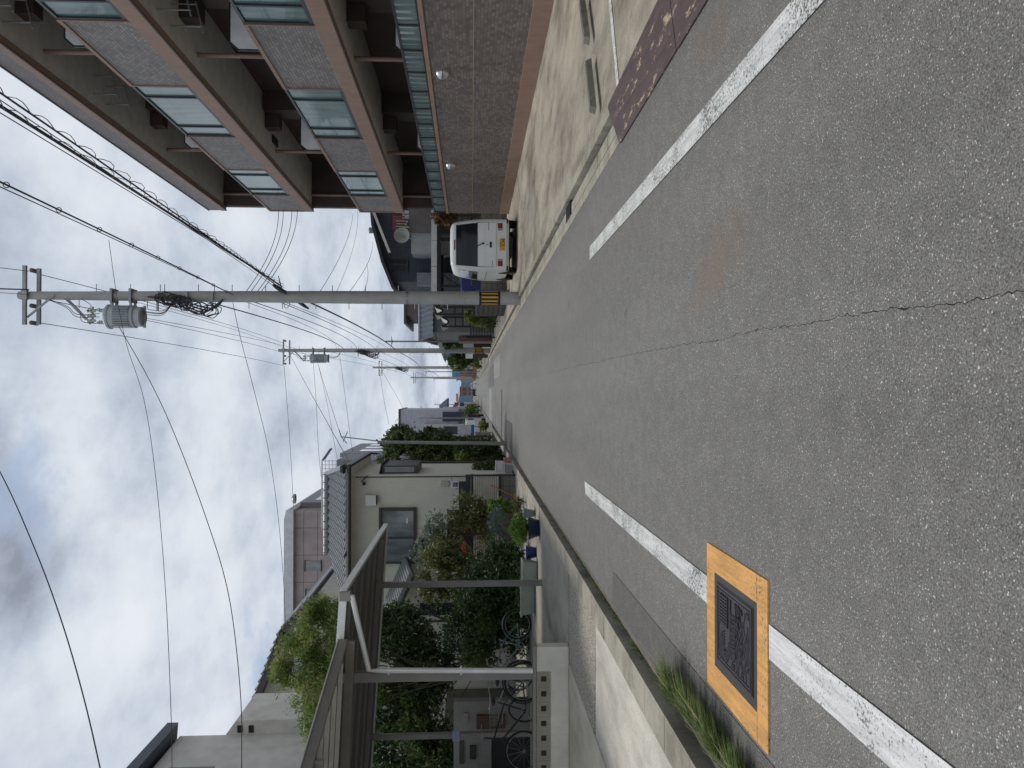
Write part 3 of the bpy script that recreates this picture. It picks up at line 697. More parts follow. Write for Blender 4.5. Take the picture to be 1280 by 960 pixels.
# ================================================================== utility poles
GREYM = M('transformer_grey', (.42, .45, .45), .5, .2, dirt=.3, var=.06)
CERAM = M('brown_ceramic', (.14, .10, .09), .35, dirt=0)
YEL = M('marker_yellow', (.65, .38, .05), .5, dirt=.15)
def utility_pole(label, loc, hgt, arms, tr=None, coil=None, marker=(.54, 1.14), r0=.185, r1=.105, group='concrete utility poles along the right kerb', side=-1):
    t = thing('utility_pole', label, 'utility pole', loc, group=group); L = dict(parent=t, local=True)
    MB().tube([(0, 0, -.2), (0, 0, hgt*.35), (0, 0, hgt*.7), (0, 0, hgt)], [r0, r0*.87+r1*.13, r0*.45+r1*.55, r1], 20).build('shaft', POLE_C, smooth=True, **L)
    if marker:
        b = MB().tube([(0, 0, marker[0]), (0, 0, marker[1])], r0+.006, 24).build('marker_band', BLACK, smooth=True, **L)
        y = MB()
        for k in range(-4, 5):
            a0 = -math.pi/2+k*.55-.13; rr = r0+.011
            y.add([(rr*math.cos(a0+q), rr*math.sin(a0+q), z) for z in (marker[0]+.06, marker[1]-.06) for q in (0, .13, .26)], [(0, 1, 4, 3), (1, 2, 5, 4)])
        y.build('yellow_stripe', YEL, b, local=True)
    for (z, xa, xb, dz) in arms:
        a = MB().box(xa, xb, -r1-.09, -r1-.01, z-.045, z+.045).box(xa+.03, xb-.03, r1+.01, r1+.09, z-dz-.045, z-dz+.045)
        a.bar((xa*.75, -r1-.02, z-.05), (0, -r1-.02, z-.75), .045, .045)
        a.box(-.14, .14, -r1-.1, -r1-.0, z-.07, z+.07)
        ar = a.build('crossarm', STEEL, **L)
        for x in (xa+.08, (xa+xb)/2-.25, xb-.08):
            s_ = MB(); pr = []
            for i in range(6): pr += [(.028, i*.055), (.062, i*.055+.02), (.028, i*.055+.045)]
            s_.lathe([(.001, 0)]+pr+[(.001, .34)], (x, .1, z-.02), 10, 'y'); s_.build('insulator', CERAM, ar, smooth=True, local=True)
    # pegs
    pg = MB(); z = 2.0; k = 0
    while z < hgt-1.2:
        pg.tube([(0, 0, z), ((r0+.14)*(1 if k % 2 else -1), 0, z)], .011, 6); z += .45; k += 1
    pg.build('climbing_peg', STEEL, **L)
    if tr:
        z0, z1 = tr; x = side*.56
        tk = MB().lathe([(.001, z0-.03), (.24, z0-.03), (.27, z0), (.27, z0+.14), (.31, z0+.17), (.31, z1-.12), (.335, z1-.11), (.335, z1-.05), (.28, z1), (.12, z1+.05), (.001, z1+.06)], (x, 0, 0), 26).build('transformer', GREYM, smooth=True, **L)
        fn = MB()
        for k in range(-5, 6):
            a = -math.pi/2+k*.17; c_ = Vector((x+.32*math.cos(a), .32*math.sin(a), 0)); d_ = Vector((x+.375*math.cos(a), .375*math.sin(a), 0))
            fn.bar((c_.x, c_.y, z0+.25), (c_.x, c_.y, z1-.25), .018, .09, (math.cos(a), math.sin(a), 0))
        fn.build('cooling_fin', GREYM, tk, local=True)
        br = MB()
        for z in (z0+.25, z1-.18): br.box(side*.05, x+.28*(-side)*-1*0+x*0+side*.30, -.16, -.12, z-.03, z+.03).box(side*.05, side*.30, .12, .16, z-.03, z+.03).box(-r0, r0, -r0-.02, r0+.02, z-.03, z+.03)
        br.box(x-.3, x+.3, -.02, .02, z0-.09, z0-.03)
        br.build('hanger_bracket', STEEL, **L)
        for dx in (-.16, .16):
            s_ = MB(); pr = [(.001, 0)]
            for i in range(4): pr += [(.03, i*.05), (.06, i*.05+.02), (.03, i*.05+.04)]
            s_.lathe(pr+[(.02, .24), (.001, .25)], (x+dx, -.05, z1+.0), 10); s_.build('bushing', PORC, tk, smooth=True, local=True)
        ct = MB()
        ct.bar((side*.1, 0, z1+1.05), (side*.75, -.02, z1+.42), .05, .07).bar((side*.3, -.06, z1+.35), (side*.75, -.06, z1+.35), .04, .04)
        ct.build('cutout_bracket', STEEL, **L)
        for k in range(3):
            c_ = (side*(.42+.13*k), -.1, z1+.26)
            MB().lathe([(.001, 0), (.035, .0), (.05, .05), (.03, .08), (.055, .12), (.03, .16), (.045, .2), (.001, .26)], c_, 10).build('fuse_cutout', PORC, smooth=True, **L)
        jp = MB(); rr = random.Random(5)
        for k in range(9):
            p = Vector((x+rr.uniform(-.25, .25), -.1, z0-.05 if k < 5 else z1+.15)); q = Vector((side*.1, -.1, z0-.9 if k < 5 else z1+rr.uniform(.6, 1.6)))
            jp.tube(spline([p, p.lerp(q, .3)+Vector((side*.15, -.05, -.25 if k < 5 else .15)), p.lerp(q, .7)+Vector((side*.1, -.08, -.15)), q], 6), .009, 5)
        jp.build('jumper_wire', WIRE, smooth=True, **L)
    if coil:
        z0, z1 = coil; cb = MB(); rr = random.Random(9)
        for k in range(22):
            zc = rr.uniform(z0, z1); f = (zc-z0)/(z1-z0); xo = side*(.42-.38*f)
            n_ = 12; ph = rr.uniform(0, 6.28); a_ = rr.uniform(.08, .2); b_ = rr.uniform(.12, .38)
            pts = [(xo+a_*math.cos(ph+i*.55)+rr.gauss(0, .015), -.22+rr.gauss(0, .05), zc+b_*math.sin(ph+i*.55)) for i in range(n_)]
            cb.tube(spline(pts, 3), rr.choice([.008, .012, .018]), 5)
        for k in range(4):
            cb.tube(spline([(side*.04, -.2, z1+.35), (side*(.1+.03*k), -.22, (z0+z1)/2+.3), (side*(.35+.05*k), -.25, z0+.1*k), (side*.1, -.2, z0-.3)], 6), .022, 6)
        cb.build('cable_coil', WIRE, smooth=True, **L)
        ar = MB()
        for z in (z1+.1, (z0+z1)/2, z0): ar.box(side*.42, .12, -.2, -.15, z-.025, z+.025)
        ar.tube([(0, 0, z1+.1), (.32, 0, z1+.1)], .012, 6).tube([(0, 0, z0), (.32, 0, z0)], .012, 6)
        ar.build('cable_arm', STEEL, **L)
        # steel bands round the shaft
    for z in [v for v in (3.1, 5.35, 6.6, 7.4, 9.2, 9.7) if v < hgt-1]:
        MB().tube([(0, 0, z-.03), (0, 0, z+.03)], r0*(1-z/hgt)+r1*z/hgt+.014, 16).build('steel_band', STEEL, smooth=True, **L)
    return t
P1 = Vector((2.60, 21.3, 0)); top1 = at(24, 370, 21.3).z
z = lambda x, Y=21.3, y=380: at(x, y, Y).z
utility_pole('nearest concrete utility pole with a finned grey transformer, standing in the right gutter', P1, top1,
             [(z(35), -.80, .78, .2)], (z(178), z(134)), (z(268), z(205)), (z(625), z(599)))
P2 = Vector((at(612, 438.5, 54).x, 54, 0)); z2 = lambda x: at(x, 438, 54).z
utility_pole('second concrete utility pole from the camera, with transformer, its foot by the white notice boards', P2, z2(348), [(z2(355), -1.0, .75, .35)], (z2(410), z2(388)), (z2(470), z2(450)), (.5, 1.1))
P3 = Vector((at(598, 459.5, 92).x, 92, 0)); z3 = lambda x: at(x, 459, 92).z
utility_pole('third concrete utility pole down the street, beside the round green tree', P3, z3(466), [(z3(474), -1.0, .8, .3)], None, (z3(508), z3(496)))
P4 = Vector((at(596, 472, 132).x, 132, 0)); z4 = lambda x: at(x, 472, 132).z
utility_pole('fourth and farthest utility pole on the right side of the street', P4, z4(513), [(z4(517), -1.0, .8, .3)], None, None)
t = thing('antenna_mast', 'thin steel mast with a television antenna behind the grey tiled roof', 'antenna', (at(590, 427, 47).x, 47, 0))
m_ = Vector(t.location)
MB().tube([m_, (m_.x, 47, at(482, 427, 47).z)], .05, 8).build('mast', STEEL, t, smooth=True)
e = MB(); zt = at(490, 427, 47).z
for k in range(6): e.tube([(m_.x-.3+.05*k, 47-.3+.12*k, zt), (m_.x+.3-.05*k, 47-.3+.12*k, zt)], .012, 5)
e.tube([(m_.x, 46.5, zt), (m_.x, 47.5, zt)], .014, 5); e.build('aerial', STEEL, t)
# steel lamp column on the left
zt = at(472, 552, 29.3).z; b = Vector((at(633, 554.5, 29.3).x, 29.3, 0)); tx = at(472, 552.5, 29.3).x
t = thing('service_pole', 'slim grey steel service pole on the left kerb in front of the dark broadleaf tree', 'pole', b)
MB().tube([b, (tx, 29.3, zt)], [.075, .055], 10).build('shaft', M('pale_steel', (.30, .31, .29), .5, .4, dirt=.3), t, smooth=True)
zz = at(427, 546, 29.3); MB().tube([(tx, 29.3, zt-.3), (zz.x, 29.3, zz.z)], .022, 6).build('extension_rod', STEEL, t)
MB().tube([(zz.x-.25, 29.3, zz.z-.2), (zz.x-.02, 29.3, zz.z), (zz.x+.28, 29.3, zz.z+.1)], .014, 5).tube([(zz.x-.2, 29.3, zz.z-.05), (zz.x+.2, 29.3, zz.z-.22)], .014, 5).build('top_hook', BLACK, t)
MB().tube([(tx-.2, 29.3, zt-.25), (tx+.1, 29.3, zt+.05)], .03, 6).build('top_hook', BLACK, t)
# ================================================================== wires
def near(px, Yn, pq, label, r=.012, ext=1.6, extra=None, sag=.08):
    p = at(px[0], px[1], Yn); q = at(pq[0], pq[1], 21.2); p2 = q+(p-q)*ext
    return wire(label, p2, q, sag, r, extra=extra, n=40, name='overhead_cable' if r > .02 else 'overhead_wire')
def loops(mb, P):
    rr = random.Random(2); tot = [P[0]]
    for i in range(len(P)-1):
        a, b_ = P[i], P[i+1]
        for k in range(6):
            f = k/6; ph = (i*6+k)*1.05
            tot.append(a.lerp(b_, f)+Vector((.03*math.sin(ph), 0, -.05+(.045+.03*math.sin(i*.7))*math.cos(ph))))
    mb.tube(tot[1:], .0055, 4)
near((0, 138), 8.6, (352, 358), 'thick black cable bundle with lashed loops running overhead to the nearest pole', .027, extra=loops)
near((0, 122), 8.4, (346, 357), 'thinner lashed cable just above the thick bundle beside the apartment roof', .016, extra=loops)
near((0, 146), 8.9, (355, 360), 'thin wire just under the thick looped cable bundle', .009)
near((0, 131), 8.2, (340, 356), 'thin wire between the thick bundle and the lashed cable', .008)
near((0, 231), 9.8, (288, 367), 'black cable running overhead from the top left corner to the middle of the nearest pole', .017, extra=lambda mb, P: [mb.torus(p, .035, .006, 10, 4, (0, 1, .3)) for p in P[::3]])
near((0, 237), 9.9, (292, 369), 'thin wire close under the middle overhead cable', .010)
near((0, 335), 20.0, (36, 339), 'high wire leading to the right end of the nearest pole crossarm', .011, 4)
near((0, 361), 20.0, (36, 362), 'thick high wire leading to the centre of the nearest pole crossarm', .022, 4)
near((0, 366), 20.0, (36, 368), 'thin high wire leading to the top of the nearest pole', .009, 4)
def w2(a, Ya, b, Yb, label, sag=.5, r=.012, **k): return wire(label, at(a[0], a[1], Ya), at(b[0], b[1], Yb), sag, r, **k)
G1 = 'wires strung between the first and second poles'
w2((46, 342), 21.5, (354, 429), 54, 'power wire from the right crossarm end of the nearest pole to the second pole', .5, .013)
w2((46, 403), 21.5, (354, 457), 54, 'power wire from the left crossarm end of the nearest pole to the second pole', .5, .013)
w2((44, 372), 21.5, (354, 441), 54, 'power wire from the centre of the nearest crossarm to the second pole', .5, .013)
w2((134, 368), 21.5, (360, 438), 54, 'thin wire starting above the transformer of the nearest pole', .6, .009)
w2((184, 398), 21.5, (395, 445), 54, 'thin wire from below the nearest transformer to the second transformer', .7, .009)
w2((262, 378), 21.3, (430, 437), 54, 'black cable from the coil on the nearest pole to the second pole', .7, .022)
w2((300, 372), 21.3, (446, 437), 54, 'low voltage wire below the cable coil of the nearest pole', .8, .015)
w2((336, 372), 21.3, (470, 437), 54, 'communication wire from the steel band of the nearest pole', .4, .014)
w2((352, 362), 21.3, (494, 437), 54, 'thickest black cable sagging from the nearest pole to the second pole', .35, .036)
w2((325, 366), 21.3, (488, 437), 54, 'communication wire just above the thickest sagging cable', .35, .010)
w2((280, 368), 21.3, (420, 437), 54, 'thin wire leaving the nearest pole under its coil', .9, .010)
for i, (xa, xb, r) in enumerate([(355, 474, .014), (440, 500, .02), (494, 525, .03), (470, 512, .016), (405, 490, .014)]):
    w2((xa, 438), 54, (xb, 459.5), 92, ['high wire', 'middle cable', 'thick lowest cable', 'lower wire', 'wire by the transformer'][i]+' between the second and third poles', .35, r)
for i, (xa, xb, r) in enumerate([(474, 517, .02), (500, 535, .02), (525, 548, .03)]):
    w2((xa, 459.5), 92, (xb, 472), 132, ['high wire', 'middle cable', 'thick low cable'][i]+' between the third and fourth poles', .6, r)
def curve(label, pts, r=.012, **k):
    return wire(label, None, None, r=r, pts=spline([at(*p) for p in pts], 7), **k)
curve('black service wire sagging across the whole sky from the nearest transformer to the left house', [(142, 397, 21.2), (184, 470, 20.6), (217, 540, 20), (255, 640, 19.2), (285, 740, 18.4), (300, 860, 17.4), (302, 960, 16.6), (300, 1100, 15)], .013)
curve('thin straight looking wire crossing the sky to the grey house eave', [(136, 300, 19.5), (146, 370, 20.3), (158, 430, 20.4), (180, 500, 20), (195, 600, 19), (207, 740, 17.5), (214, 900, 15.5), (215, 1000, 14.5)], .009)
curve('nearest wire curving over the dark cloud in the top left sky', [(-60, 490, 12.5), (0, 590, 11.8), (45, 690, 11), (78, 780, 10.4), (104, 870, 9.8), (125, 960, 9.2), (150, 1080, 8.4)], .011)
curve('thin wire from the nearest pole to the gabled house ridge', [(289, 368, 21.3), (300, 420, 22), (318, 490, 23), (335, 560, 24), (347, 640, 25), (354, 720, 26), (357, 779, 27)], .010)
curve('faint wire from the second pole crossarm over to the pinkish building', [(355, 457, 54), (360, 520, 52), (364, 580, 50), (367, 640, 46)], .016)
curve('dark service wire from the second pole to the tiled roof corner of the beige house', [(361, 441, 54), (380, 476, 46), (400, 512, 38), (424, 555, 30), (442, 588, 25)], .017)
curve('wire from the second transformer to the top of the slim steel pole', [(395, 446, 54), (405, 480, 47), (416, 514, 38), (426, 545, 29.4)], .013)
curve('faint wire falling from the second transformer toward the white lattice fence', [(391, 446, 54), (395, 500, 50), (398, 560, 46), (402, 600, 42)], .014)
curve('thin wire from the second pole passing left behind the steel rod', [(395, 444, 54), (408, 500, 50), (419, 560, 44), (424, 585, 40)], .012)
curve('thin wire from the lower second pole to the grey block behind the beige house', [(424, 439, 54), (432, 500, 50), (440, 560, 44), (446, 575, 40)], .013)
curve('wire from the third pole to the large dark tree', [(474, 461, 92), (480, 500, 80), (486, 530, 70)], .02)
curve('wire from the third pole to the lilac grey building', [(476, 461, 92), (490, 485, 96), (505, 512, 104)], .02)
for i, (x0, y0, x1, y1) in enumerate([(346, 262, 308, 364), (352, 262, 314, 364), (363, 262, 322, 364), (370, 262, 326, 365)]):
    wire('%s of the four service wires from the apartment corner to the nearest pole' % ['highest', 'second highest', 'third highest', 'lowest'][i], at(x0, y0, 26.3)+Vector((.08, .2, 0)), at(x1, y1, 21.3), .25, .012)
for i, (x0, y0, x1, y1) in enumerate([(441, 268, 399, 366), (447, 262, 420, 366), (466, 302, 434, 368), (458, 330, 446, 380)]):
    wire(['upper thick', 'thin upper', 'thick curved', 'lowest thin'][i]+' service wire from the navy house to the cables by the nearest pole', at(x0, y0, 36.2), at(x1, y1, 22.5 if i < 3 else 27), .2, .010 if i != 1 else .007)
curve('closed loop of black cable hanging behind the nearest pole', [(352, 362, 21.6), (348, 345, 22), (352, 360, 23), (356, 384, 23), (362, 380, 22), (356, 368, 21.6)], .012)
for i, (x, y, Y) in enumerate([(349, 361, 21.0), (377, 380, 27.0)]):
    mb = MB().tube([at(x-8, y-5, Y), at(x-3, y-2, Y), at(x+3, y+2, Y), at(x+9, y+6, Y)], [.03, .06, .06, .03], 10)
    tag(mb.build('cable_splice', BLACK, smooth=True), ['fat black splice case on the cable at the nearest pole', 'smaller black splice case on the cable beyond the nearest pole'][i], 'splice case')
# ================================================================== the white van
VANW = M('van_white', (.78, .79, .79), .28, dirt=.05, var=.03, bmp=0)
RUB = M('tyre_rubber', (.018, .018, .018), .85, dirt=0, bmp=0)
REDL = M('red_lens', (.22, .012, .015), .15, dirt=0, bmp=0)
CHR = M('grey_lens', (.30, .30, .30), .2, dirt=0, bmp=0)
BLKG = M('van_glass', (.008, .010, .014), .06, dirt=0, bmp=0, spec=.35)
def van():
    a = at(649, 341, 21.6); b_ = at(649, 271, 21.6)
    t = thing('parked_van', 'white kei van with yellow number plate parked on the concrete lot, seen from behind', 'van', ((a.x+b_.x)/2, 21.62, .05), R(-3.2))
    prof = [(.24, .70, .04, 3.20), (.30, .725, .01, 3.26), (.45, .737, 0, 3.30), (.60, .738, 0, 3.31), (.92, .738, .015, 3.27), (1.12, .728, .045, 3.12), (1.4, .705, .09, 2.92), (1.66, .672, .14, 2.72), (1.78, .645, .17, 2.6), (1.85, .60, .21, 2.45), (1.89, .50, .32, 2.25), (1.905, .25, .55, 2.0)]
    def interp(z):
        for i in range(len(prof)-1):
            if prof[i][0] <= z <= prof[i+1][0]:
                f = (z-prof[i][0])/(prof[i+1][0]-prof[i][0]); return [prof[i][k]*(1-f)+prof[i+1][k]*f for k in range(4)]
        return prof[-1]
    zs = sorted(set([p[0] for p in prof]+[.36, .52, .75, 1.0, 1.26, 1.53])); rings = []; mb = MB()
    for z_ in zs:
        _, w, r_, f_ = interp(z_); c = min(.13, w*.6); ring = []
        for (cx, cy, a0) in ((w-c, r_+c, -90), (w-c, f_-c, 0), (-w+c, f_-c, 90), (-w+c, r_+c, 180)):
            for k in range(6):
                an = R(a0+k*18); ring.append((cx+c*math.cos(an), cy+c*math.sin(an), z_))
        rings.append(ring)
    n = len(rings[0]); o = 0
    for r_ in rings: mb.v += r_
    for i in range(len(rings)-1):
        for k in range(n): mb.f.append((i*n+k, i*n+(k+1) % n, (i+1)*n+(k+1) % n, (i+1)*n+k))
    mb.f.append(tuple(range(n))); mb.f.append(tuple((len(rings)-1)*n+k for k in range(n)))
    body = mb.build('body', VANW, t, local=True, smooth=True)
    def panel(name, mat, xa, xb, za, zb, off=.008, rear=True, nx=6, nz=4, par=t, corner=0, xta=None, xtb=None):
        mb = MB(); vs = []
        for j in range(nz+1):
            z_ = za+(zb-za)*j/nz; _, w, r_, f_ = interp(z_); f2 = j/nz
            A = xa+(xta-xa)*f2 if xta is not None else xa; B = xb+(xtb-xb)*f2 if xtb is not None else xb
            for i in range(nx+1):
                u = A+(B-A)*i/nx
                vs.append((u, r_-off, z_) if rear else (-(w+off), u, z_))
        n1 = nx+1
        fs = [(j*n1+i, j*n1+i+1, (j+1)*n1+i+1, (j+1)*n1+i) for j in range(nz) for i in range(nx)]
        # thickness back to the body
        m = len(vs)
        vs2 = [(v[0], v[1]+off*1.5, v[2]) if rear else (v[0]+off*1.5, v[1], v[2]) for v in vs]
        rim = [j*n1 for j in range(nz+1)]+[nz*n1+i for i in range(1, n1)]+[j*n1+nx for j in range(nz-1, -1, -1)]+[i for i in range(nx-1, 0, -1)]
        fs += [(rim[k], rim[(k+1) % len(rim)], m+rim[(k+1) % len(rim)], m+rim[k]) for k in range(len(rim))]
        mb.add(vs+vs2, fs); return mb.build(name, mat, par, local=True, smooth=False)
    rw = panel('rear_window', BLKG, -.605, .605, 1.13, 1.715, .006, xta=-.545, xtb=.545)
    panel('window_seal', BLACK, -.62, .62, 1.115, 1.73, .003, xta=-.56, xtb=.56, par=rw)
    panel('belt_crease', VANW, -.62, .62, .905, .925, .009)
    panel('door_seam', M('seam_grey', (.2, .2, .2), .6, dirt=0, bmp=0), -.62, .62, .60, .607, .003)
    bp = MB().box(-.62, .62, -.045, .05, .60, .62).box(-.70, .70, -.035, .05, .31, .345); bp.build('bumper_ridge', VANW, t, local=True, bevel=.006)
    for sx in (-1, 1):
        tl = MB().box(sx*.60, sx*.46, -.02, .05, .42, .55).build('tail_light', REDL, t, local=True, bevel=.006)
        MB().box(sx*.455, sx*.40, -.018, .05, .42, .55).build('reverse_lens', CHR, tl, local=True)
    pl = MB().box(-.165, .165, -.035, -.0, .335, .50).build('number_plate', YEL, t, local=True, bevel=.004)
    tx = xf(text_mb('・5 34', .115, .0015), Matrix.Translation((.0, -.038, .395)) @ Matrix.Rotation(R(90), 4, 'X'))
    tx.build('plate_numbers', BLACK, pl, local=True)
    MB().box(-.07, -.015, -.038, -.034, .462, .482).box(.01, .065, -.038, -.034, .462, .482).build('plate_characters', BLACK, pl, local=True)
    MB().box(-.08, .08, -.02, .05, .72, .78).build('door_handle', BLACK, t, local=True, bevel=.01)
    MB().tube([(.03, -.03, .97), (-.01, -.03, 1.06), (-.05, -.0, 1.16)], .012, 6).tube([(.03, -.05, .97), (.03, .05, .97)], .03, 10).build('wiper', BLACK, t, local=True)
    MB().tube([(.0, -.02, .85), (.0, .05, .85)], .014, 8).build('lock', BLACK, t, local=True)
    MB().box(.40, .62, -.0, .03, .80, .815).box(-.62, -.44, -.0, .03, .70, .712).build('badge', M('badge_grey', (.18, .18, .19), .3, .5), t, local=True)
    MB().box(-.625, -.62, -.002, .05, .63, 1.12).box(.62, .625, -.002, .05, .63, 1.12).build('door_gap', BLACK, t, local=True)
    MB().box(-.72, -.6, -.03, .1, .26, .31).box(.6, .72, -.03, .1, .26, .31).build('mud_flap', BLACK, t, local=True)
    MB().box(-.14, .14, .13, .20, 1.765, 1.79).build('brake_light', REDL, t, local=True, bevel=.006)
    panel('side_window', BLKG, .30, 1.25, 1.12, 1.62, .006, rear=False); panel('side_window', BLKG, 1.32, 2.1, 1.12, 1.62, .006, rear=False); panel('side_window', BLKG, 2.17, 2.75, 1.12, 1.55, .006, rear=False, xta=2.17, xtb=2.6)
    panel('side_rail', M('seam_grey', (.2, .2, .2)), .3, 3.0, .86, .875, .004, rear=False)
    for (x, y) in ((-.66, .62), (.66, .62), (-.66, 2.68), (.66, 2.68)):
        w = MB().lathe([(.12, -.08), (.25, -.08), (.275, -.05), (.275, .05), (.25, .08), (.12, .08)], (x, y, .27), 28, 'x').build('wheel', RUB, t, local=True, smooth=True)
        sx = -1 if x < 0 else 1
        MB().lathe([(.001, 0), (.18, 0), (.185, .02), (.001, .03)], (x+sx*.07, y, .27), 20, 'x').build('rim', STEEL, w, local=True, smooth=True)
        MB().lathe([(.001, 0), (.33, 0), (.33, .01), (.001, .01)], (x+sx*.07, y, .29), 24, 'x').build('wheel_arch', BLACK, t, local=True)
    MB().box(-.62, .62, .12, 3.1, .2, .26).box(-.3, .3, .35, .9, .14, .25).tube([(.35, .05, .22), (.35, .5, .22)], .03, 8).build('underbody', BLACK, t, local=True)
    for sx in (-1, 1): MB().box(sx*.75, sx*.9, 2.75, 2.85, 1.1, 1.3).bar((sx*.7, 2.8, 1.1), (sx*.8, 2.8, 1.14), .03, .03).build('side_mirror', BLACK, t, local=True, bevel=.02)
    return t
van()
# ================================================================== beige house on the left
STUC = M('beige_stucco', (.66, .64, .55), .9, dirt=.12, bscale=45, bmp=.35, var=.05)
STUC2 = M('pale_stucco', (.66, .64, .57), .9, dirt=.12, bscale=45, bmp=.3, var=.05)
TILE = M('roof_tile_grey', (.24, .245, .255), .35, .1, dirt=.25, var=.2, scale=12)
TRIM = M('dark_trim', (.05, .045, .045), .5, dirt=.1, bmp=0)
CURTN = m_glass('curtain_glass', (.20, .23, .24), .12, .6, wav=.2)
def tile_roof(x0, x1, y0, z0, y1, z1, row=.24, colw=.27, inset=0., insetr=None):
    """wavy kawara field rising from eave y0,z0 to ridge y1,z1"""
    insetr = inset if insetr is None else insetr
    mb = MB(); L = math.hypot(y1-y0, z1-z0); nr = max(2, int(L/row)); vs = []; fs = []
    nc = max(8, int((x1-x0)/colw*8))
    for i in range(nr):
        for e in (0, 1):
            f = (i+e)/nr; ff = min(f+(.0 if e else 0), 1); lift = 0.045 if e == 0 else .012
            for k in range(nc+1):
                xx0 = x0+inset*f; xx1 = x1-insetr*f
                x = min(max(x0+(x1-x0)*k/nc, xx0), xx1); ph = (x-x0)/colw*2*math.pi
                w = .028*math.sin(ph)+.010*math.sin(2*ph)
                vs.append((x, y0+(y1-y0)*ff, z0+(z1-z0)*ff+lift+w))
    m = nc+1
    for r_ in range(2*nr-1):
        for k in range(nc): fs.append((r_*m+k, r_*m+k+1, (r_+1)*m+k+1, (r_+1)*m+k))
    return mb.add(vs, fs)
YH = 24.5
xr = -2.62; xl = -9.4
ez = at(437, 650, YH-.5).z
h = thing('beige_house', 'two storey beige rendered house with grey tiled roof behind the slatted fence', 'house', (-6, 26.5, 0))
box(xl, xr, YH, 28.4, 0, ez+.12).build('wall', STUC, h)
rz = at(411, 650, 27).z
xe = at(437, 583, YH-.5).x; xw = at(437, 752, YH-.5).x
rf = tile_roof(xw, xe, YH-.55, ez+.10, 27.0, rz, inset=.9, insetr=.5).build('roof', TILE, h, smooth=True)
MB().box(xw-.03, xe+.02, YH-.6, YH-.5, ez-.05, ez+.07).box(xe-.02, xe+.06, YH-.5, 28.9, ez-.05, ez+.07).tube([(xe+.03, YH-.63, ez+.0), (xw, YH-.63, ez+.0)], .05, 8).build('gutter', TRIM, rf)
box(xw, xe-.03, YH-.5, 28.8, ez-.02, ez+.02).build('eave_soffit', STUC2, rf)
q = MB().slab([(xe+.02, YH-.5, ez+.1), (xe+.02, 28.9, ez+.1), (xe-.55, 28.0, rz), (xe-.52, 27.0, rz)], .05); q.build('roof_side', TILE, h)
rd = MB().tube([(xw+.85, 27.0, rz+.08), (xe-.5, 27.0, rz+.08)], .11, 10); k = xw+.9
while k < xe-.5: rd.torus((k, 27.0, rz+.08), .115, .02, 12, 5, (1, 0, 0)); k += .27
rd.build('ridge', TILE, rf, smooth=True)
MB().tube([(xe, YH-.5, ez+.14), (xe-.52, 27.0, rz+.06)], .09, 8).build('hip_ridge', TILE, rf, smooth=True)
MB().lathe([(.001, -.05), (.12, -.04), (.15, .02), (.12, .1), (.001, .14)], (xe-.08, YH-.55, ez+.17), 12).build('end_tile', BLACK, rf, smooth=True)
MB().tube([(xe+.02, 28.85, ez), (xe+.0, 28.85, ez-.3), (xr+.06, 28.3, ez-.55), (xr+.06, 28.3, .1)], .035, 8).build('drain_pipe', TRIM, h, smooth=True)
# front window
def pbox(x0, y0, x1, y1, Y, d0, d1):
    """box from picture rectangle at depth Y (d0,d1 = offsets in y)"""
    a = at(x0, y1, Y); b_ = at(x1, y0, Y)
    return (a.x, b_.x, Y+d0, Y+d1, b_.z, a.z)
B = pbox(475, 634, 519, 704, YH, -.03, .0)
w = box(B[0]+.05, B[1]-.05, YH-.03, YH-.004, B[4]+.05, B[5]-.05).build('window', CURTN, h)
fr = MB().box(B[0], B[1], YH-.16, YH-.005, B[5]-.05, B[5]+.02).box(B[0], B[1], YH-.10, YH-.005, B[4]-.04, B[4]+.05).box(B[0], B[0]+.05, YH-.12, YH-.006, B[4]+.051, B[5]-.051).box(B[1]-.1, B[1], YH-.12, YH-.006, B[4]+.051, B[5]-.051)
xm = at(497, 672, YH).x; fr.box(xm-.03, xm+.03, YH-.07, YH-.031, B[4]+.051, B[5]-.051)
fr.build('frame', TRIM, w)
cb = MB(); a = at(508, 648, YH); cb.box(a.x-.15, a.x+.02, YH-.045, YH-.032, a.z-.05, a.z+.0)
cb.build('white_catch', WHITE, w)
# lower dark window, vent hood, meter boxes
B = pbox(559, 637, 592, 684, YH, 0, 0); box(B[0], B[1], YH-.06, YH-.003, B[4], B[5]).build('window', GLASSD, h)
B = pbox(458, 618, 471, 631, YH, 0, 0); v = box(B[0], B[1], YH-.22, YH-.003, B[4], B[5]).build('vent_hood', WHITE, h, bevel=.01)
box(B[0]+.02, B[1]-.02, YH-.21, YH-.03, B[4]-.02, B[4]-.001).build('vent_mouth', DARK, v)
B = pbox(551, 601, 561, 608, YH, 0, 0); box(B[0], B[1], YH-.1, YH-.003, B[4], B[5]).build('meter_box', M('cream_plastic', (.5, .48, .36), .5), h, bevel=.008)
B = pbox(564, 601, 574.5, 609.5, YH, 0, 0); v = box(B[0], B[1], YH-.14, YH-.003, B[4], B[5]).build('meter_box', WHITE, h, bevel=.01)
box(B[0]+.04, B[1]-.03, YH-.146, YH-.141, B[4]+.05, B[5]-.05).build('meter_glass', GLASSD, v)
a = at(456, 590, YH); MB().tube([(xr-.06, YH-.02, ez-.1), (xr-.06, YH-.02, 1.2)], .018, 6).tube([a+Vector((-.3, -.1, .1)), a+Vector((-.1, -.15, -.1))], .02, 6).build('conduit', TRIM, h)
MB().lathe([(.001, 0), (.05, .02), (.06, .09), (.001, .12)], (a.x-.35, YH-.12, a.z-.05), 10).build('camera_dome', BLACK, h, smooth=True)
MB().tube([(xr+.02, YH+.05, 2.0), (xr-.25, YH-.08, 2.0), (xr-.25, YH-.08, 0)], .02, 6).build('white_pipe', WHITE, h)
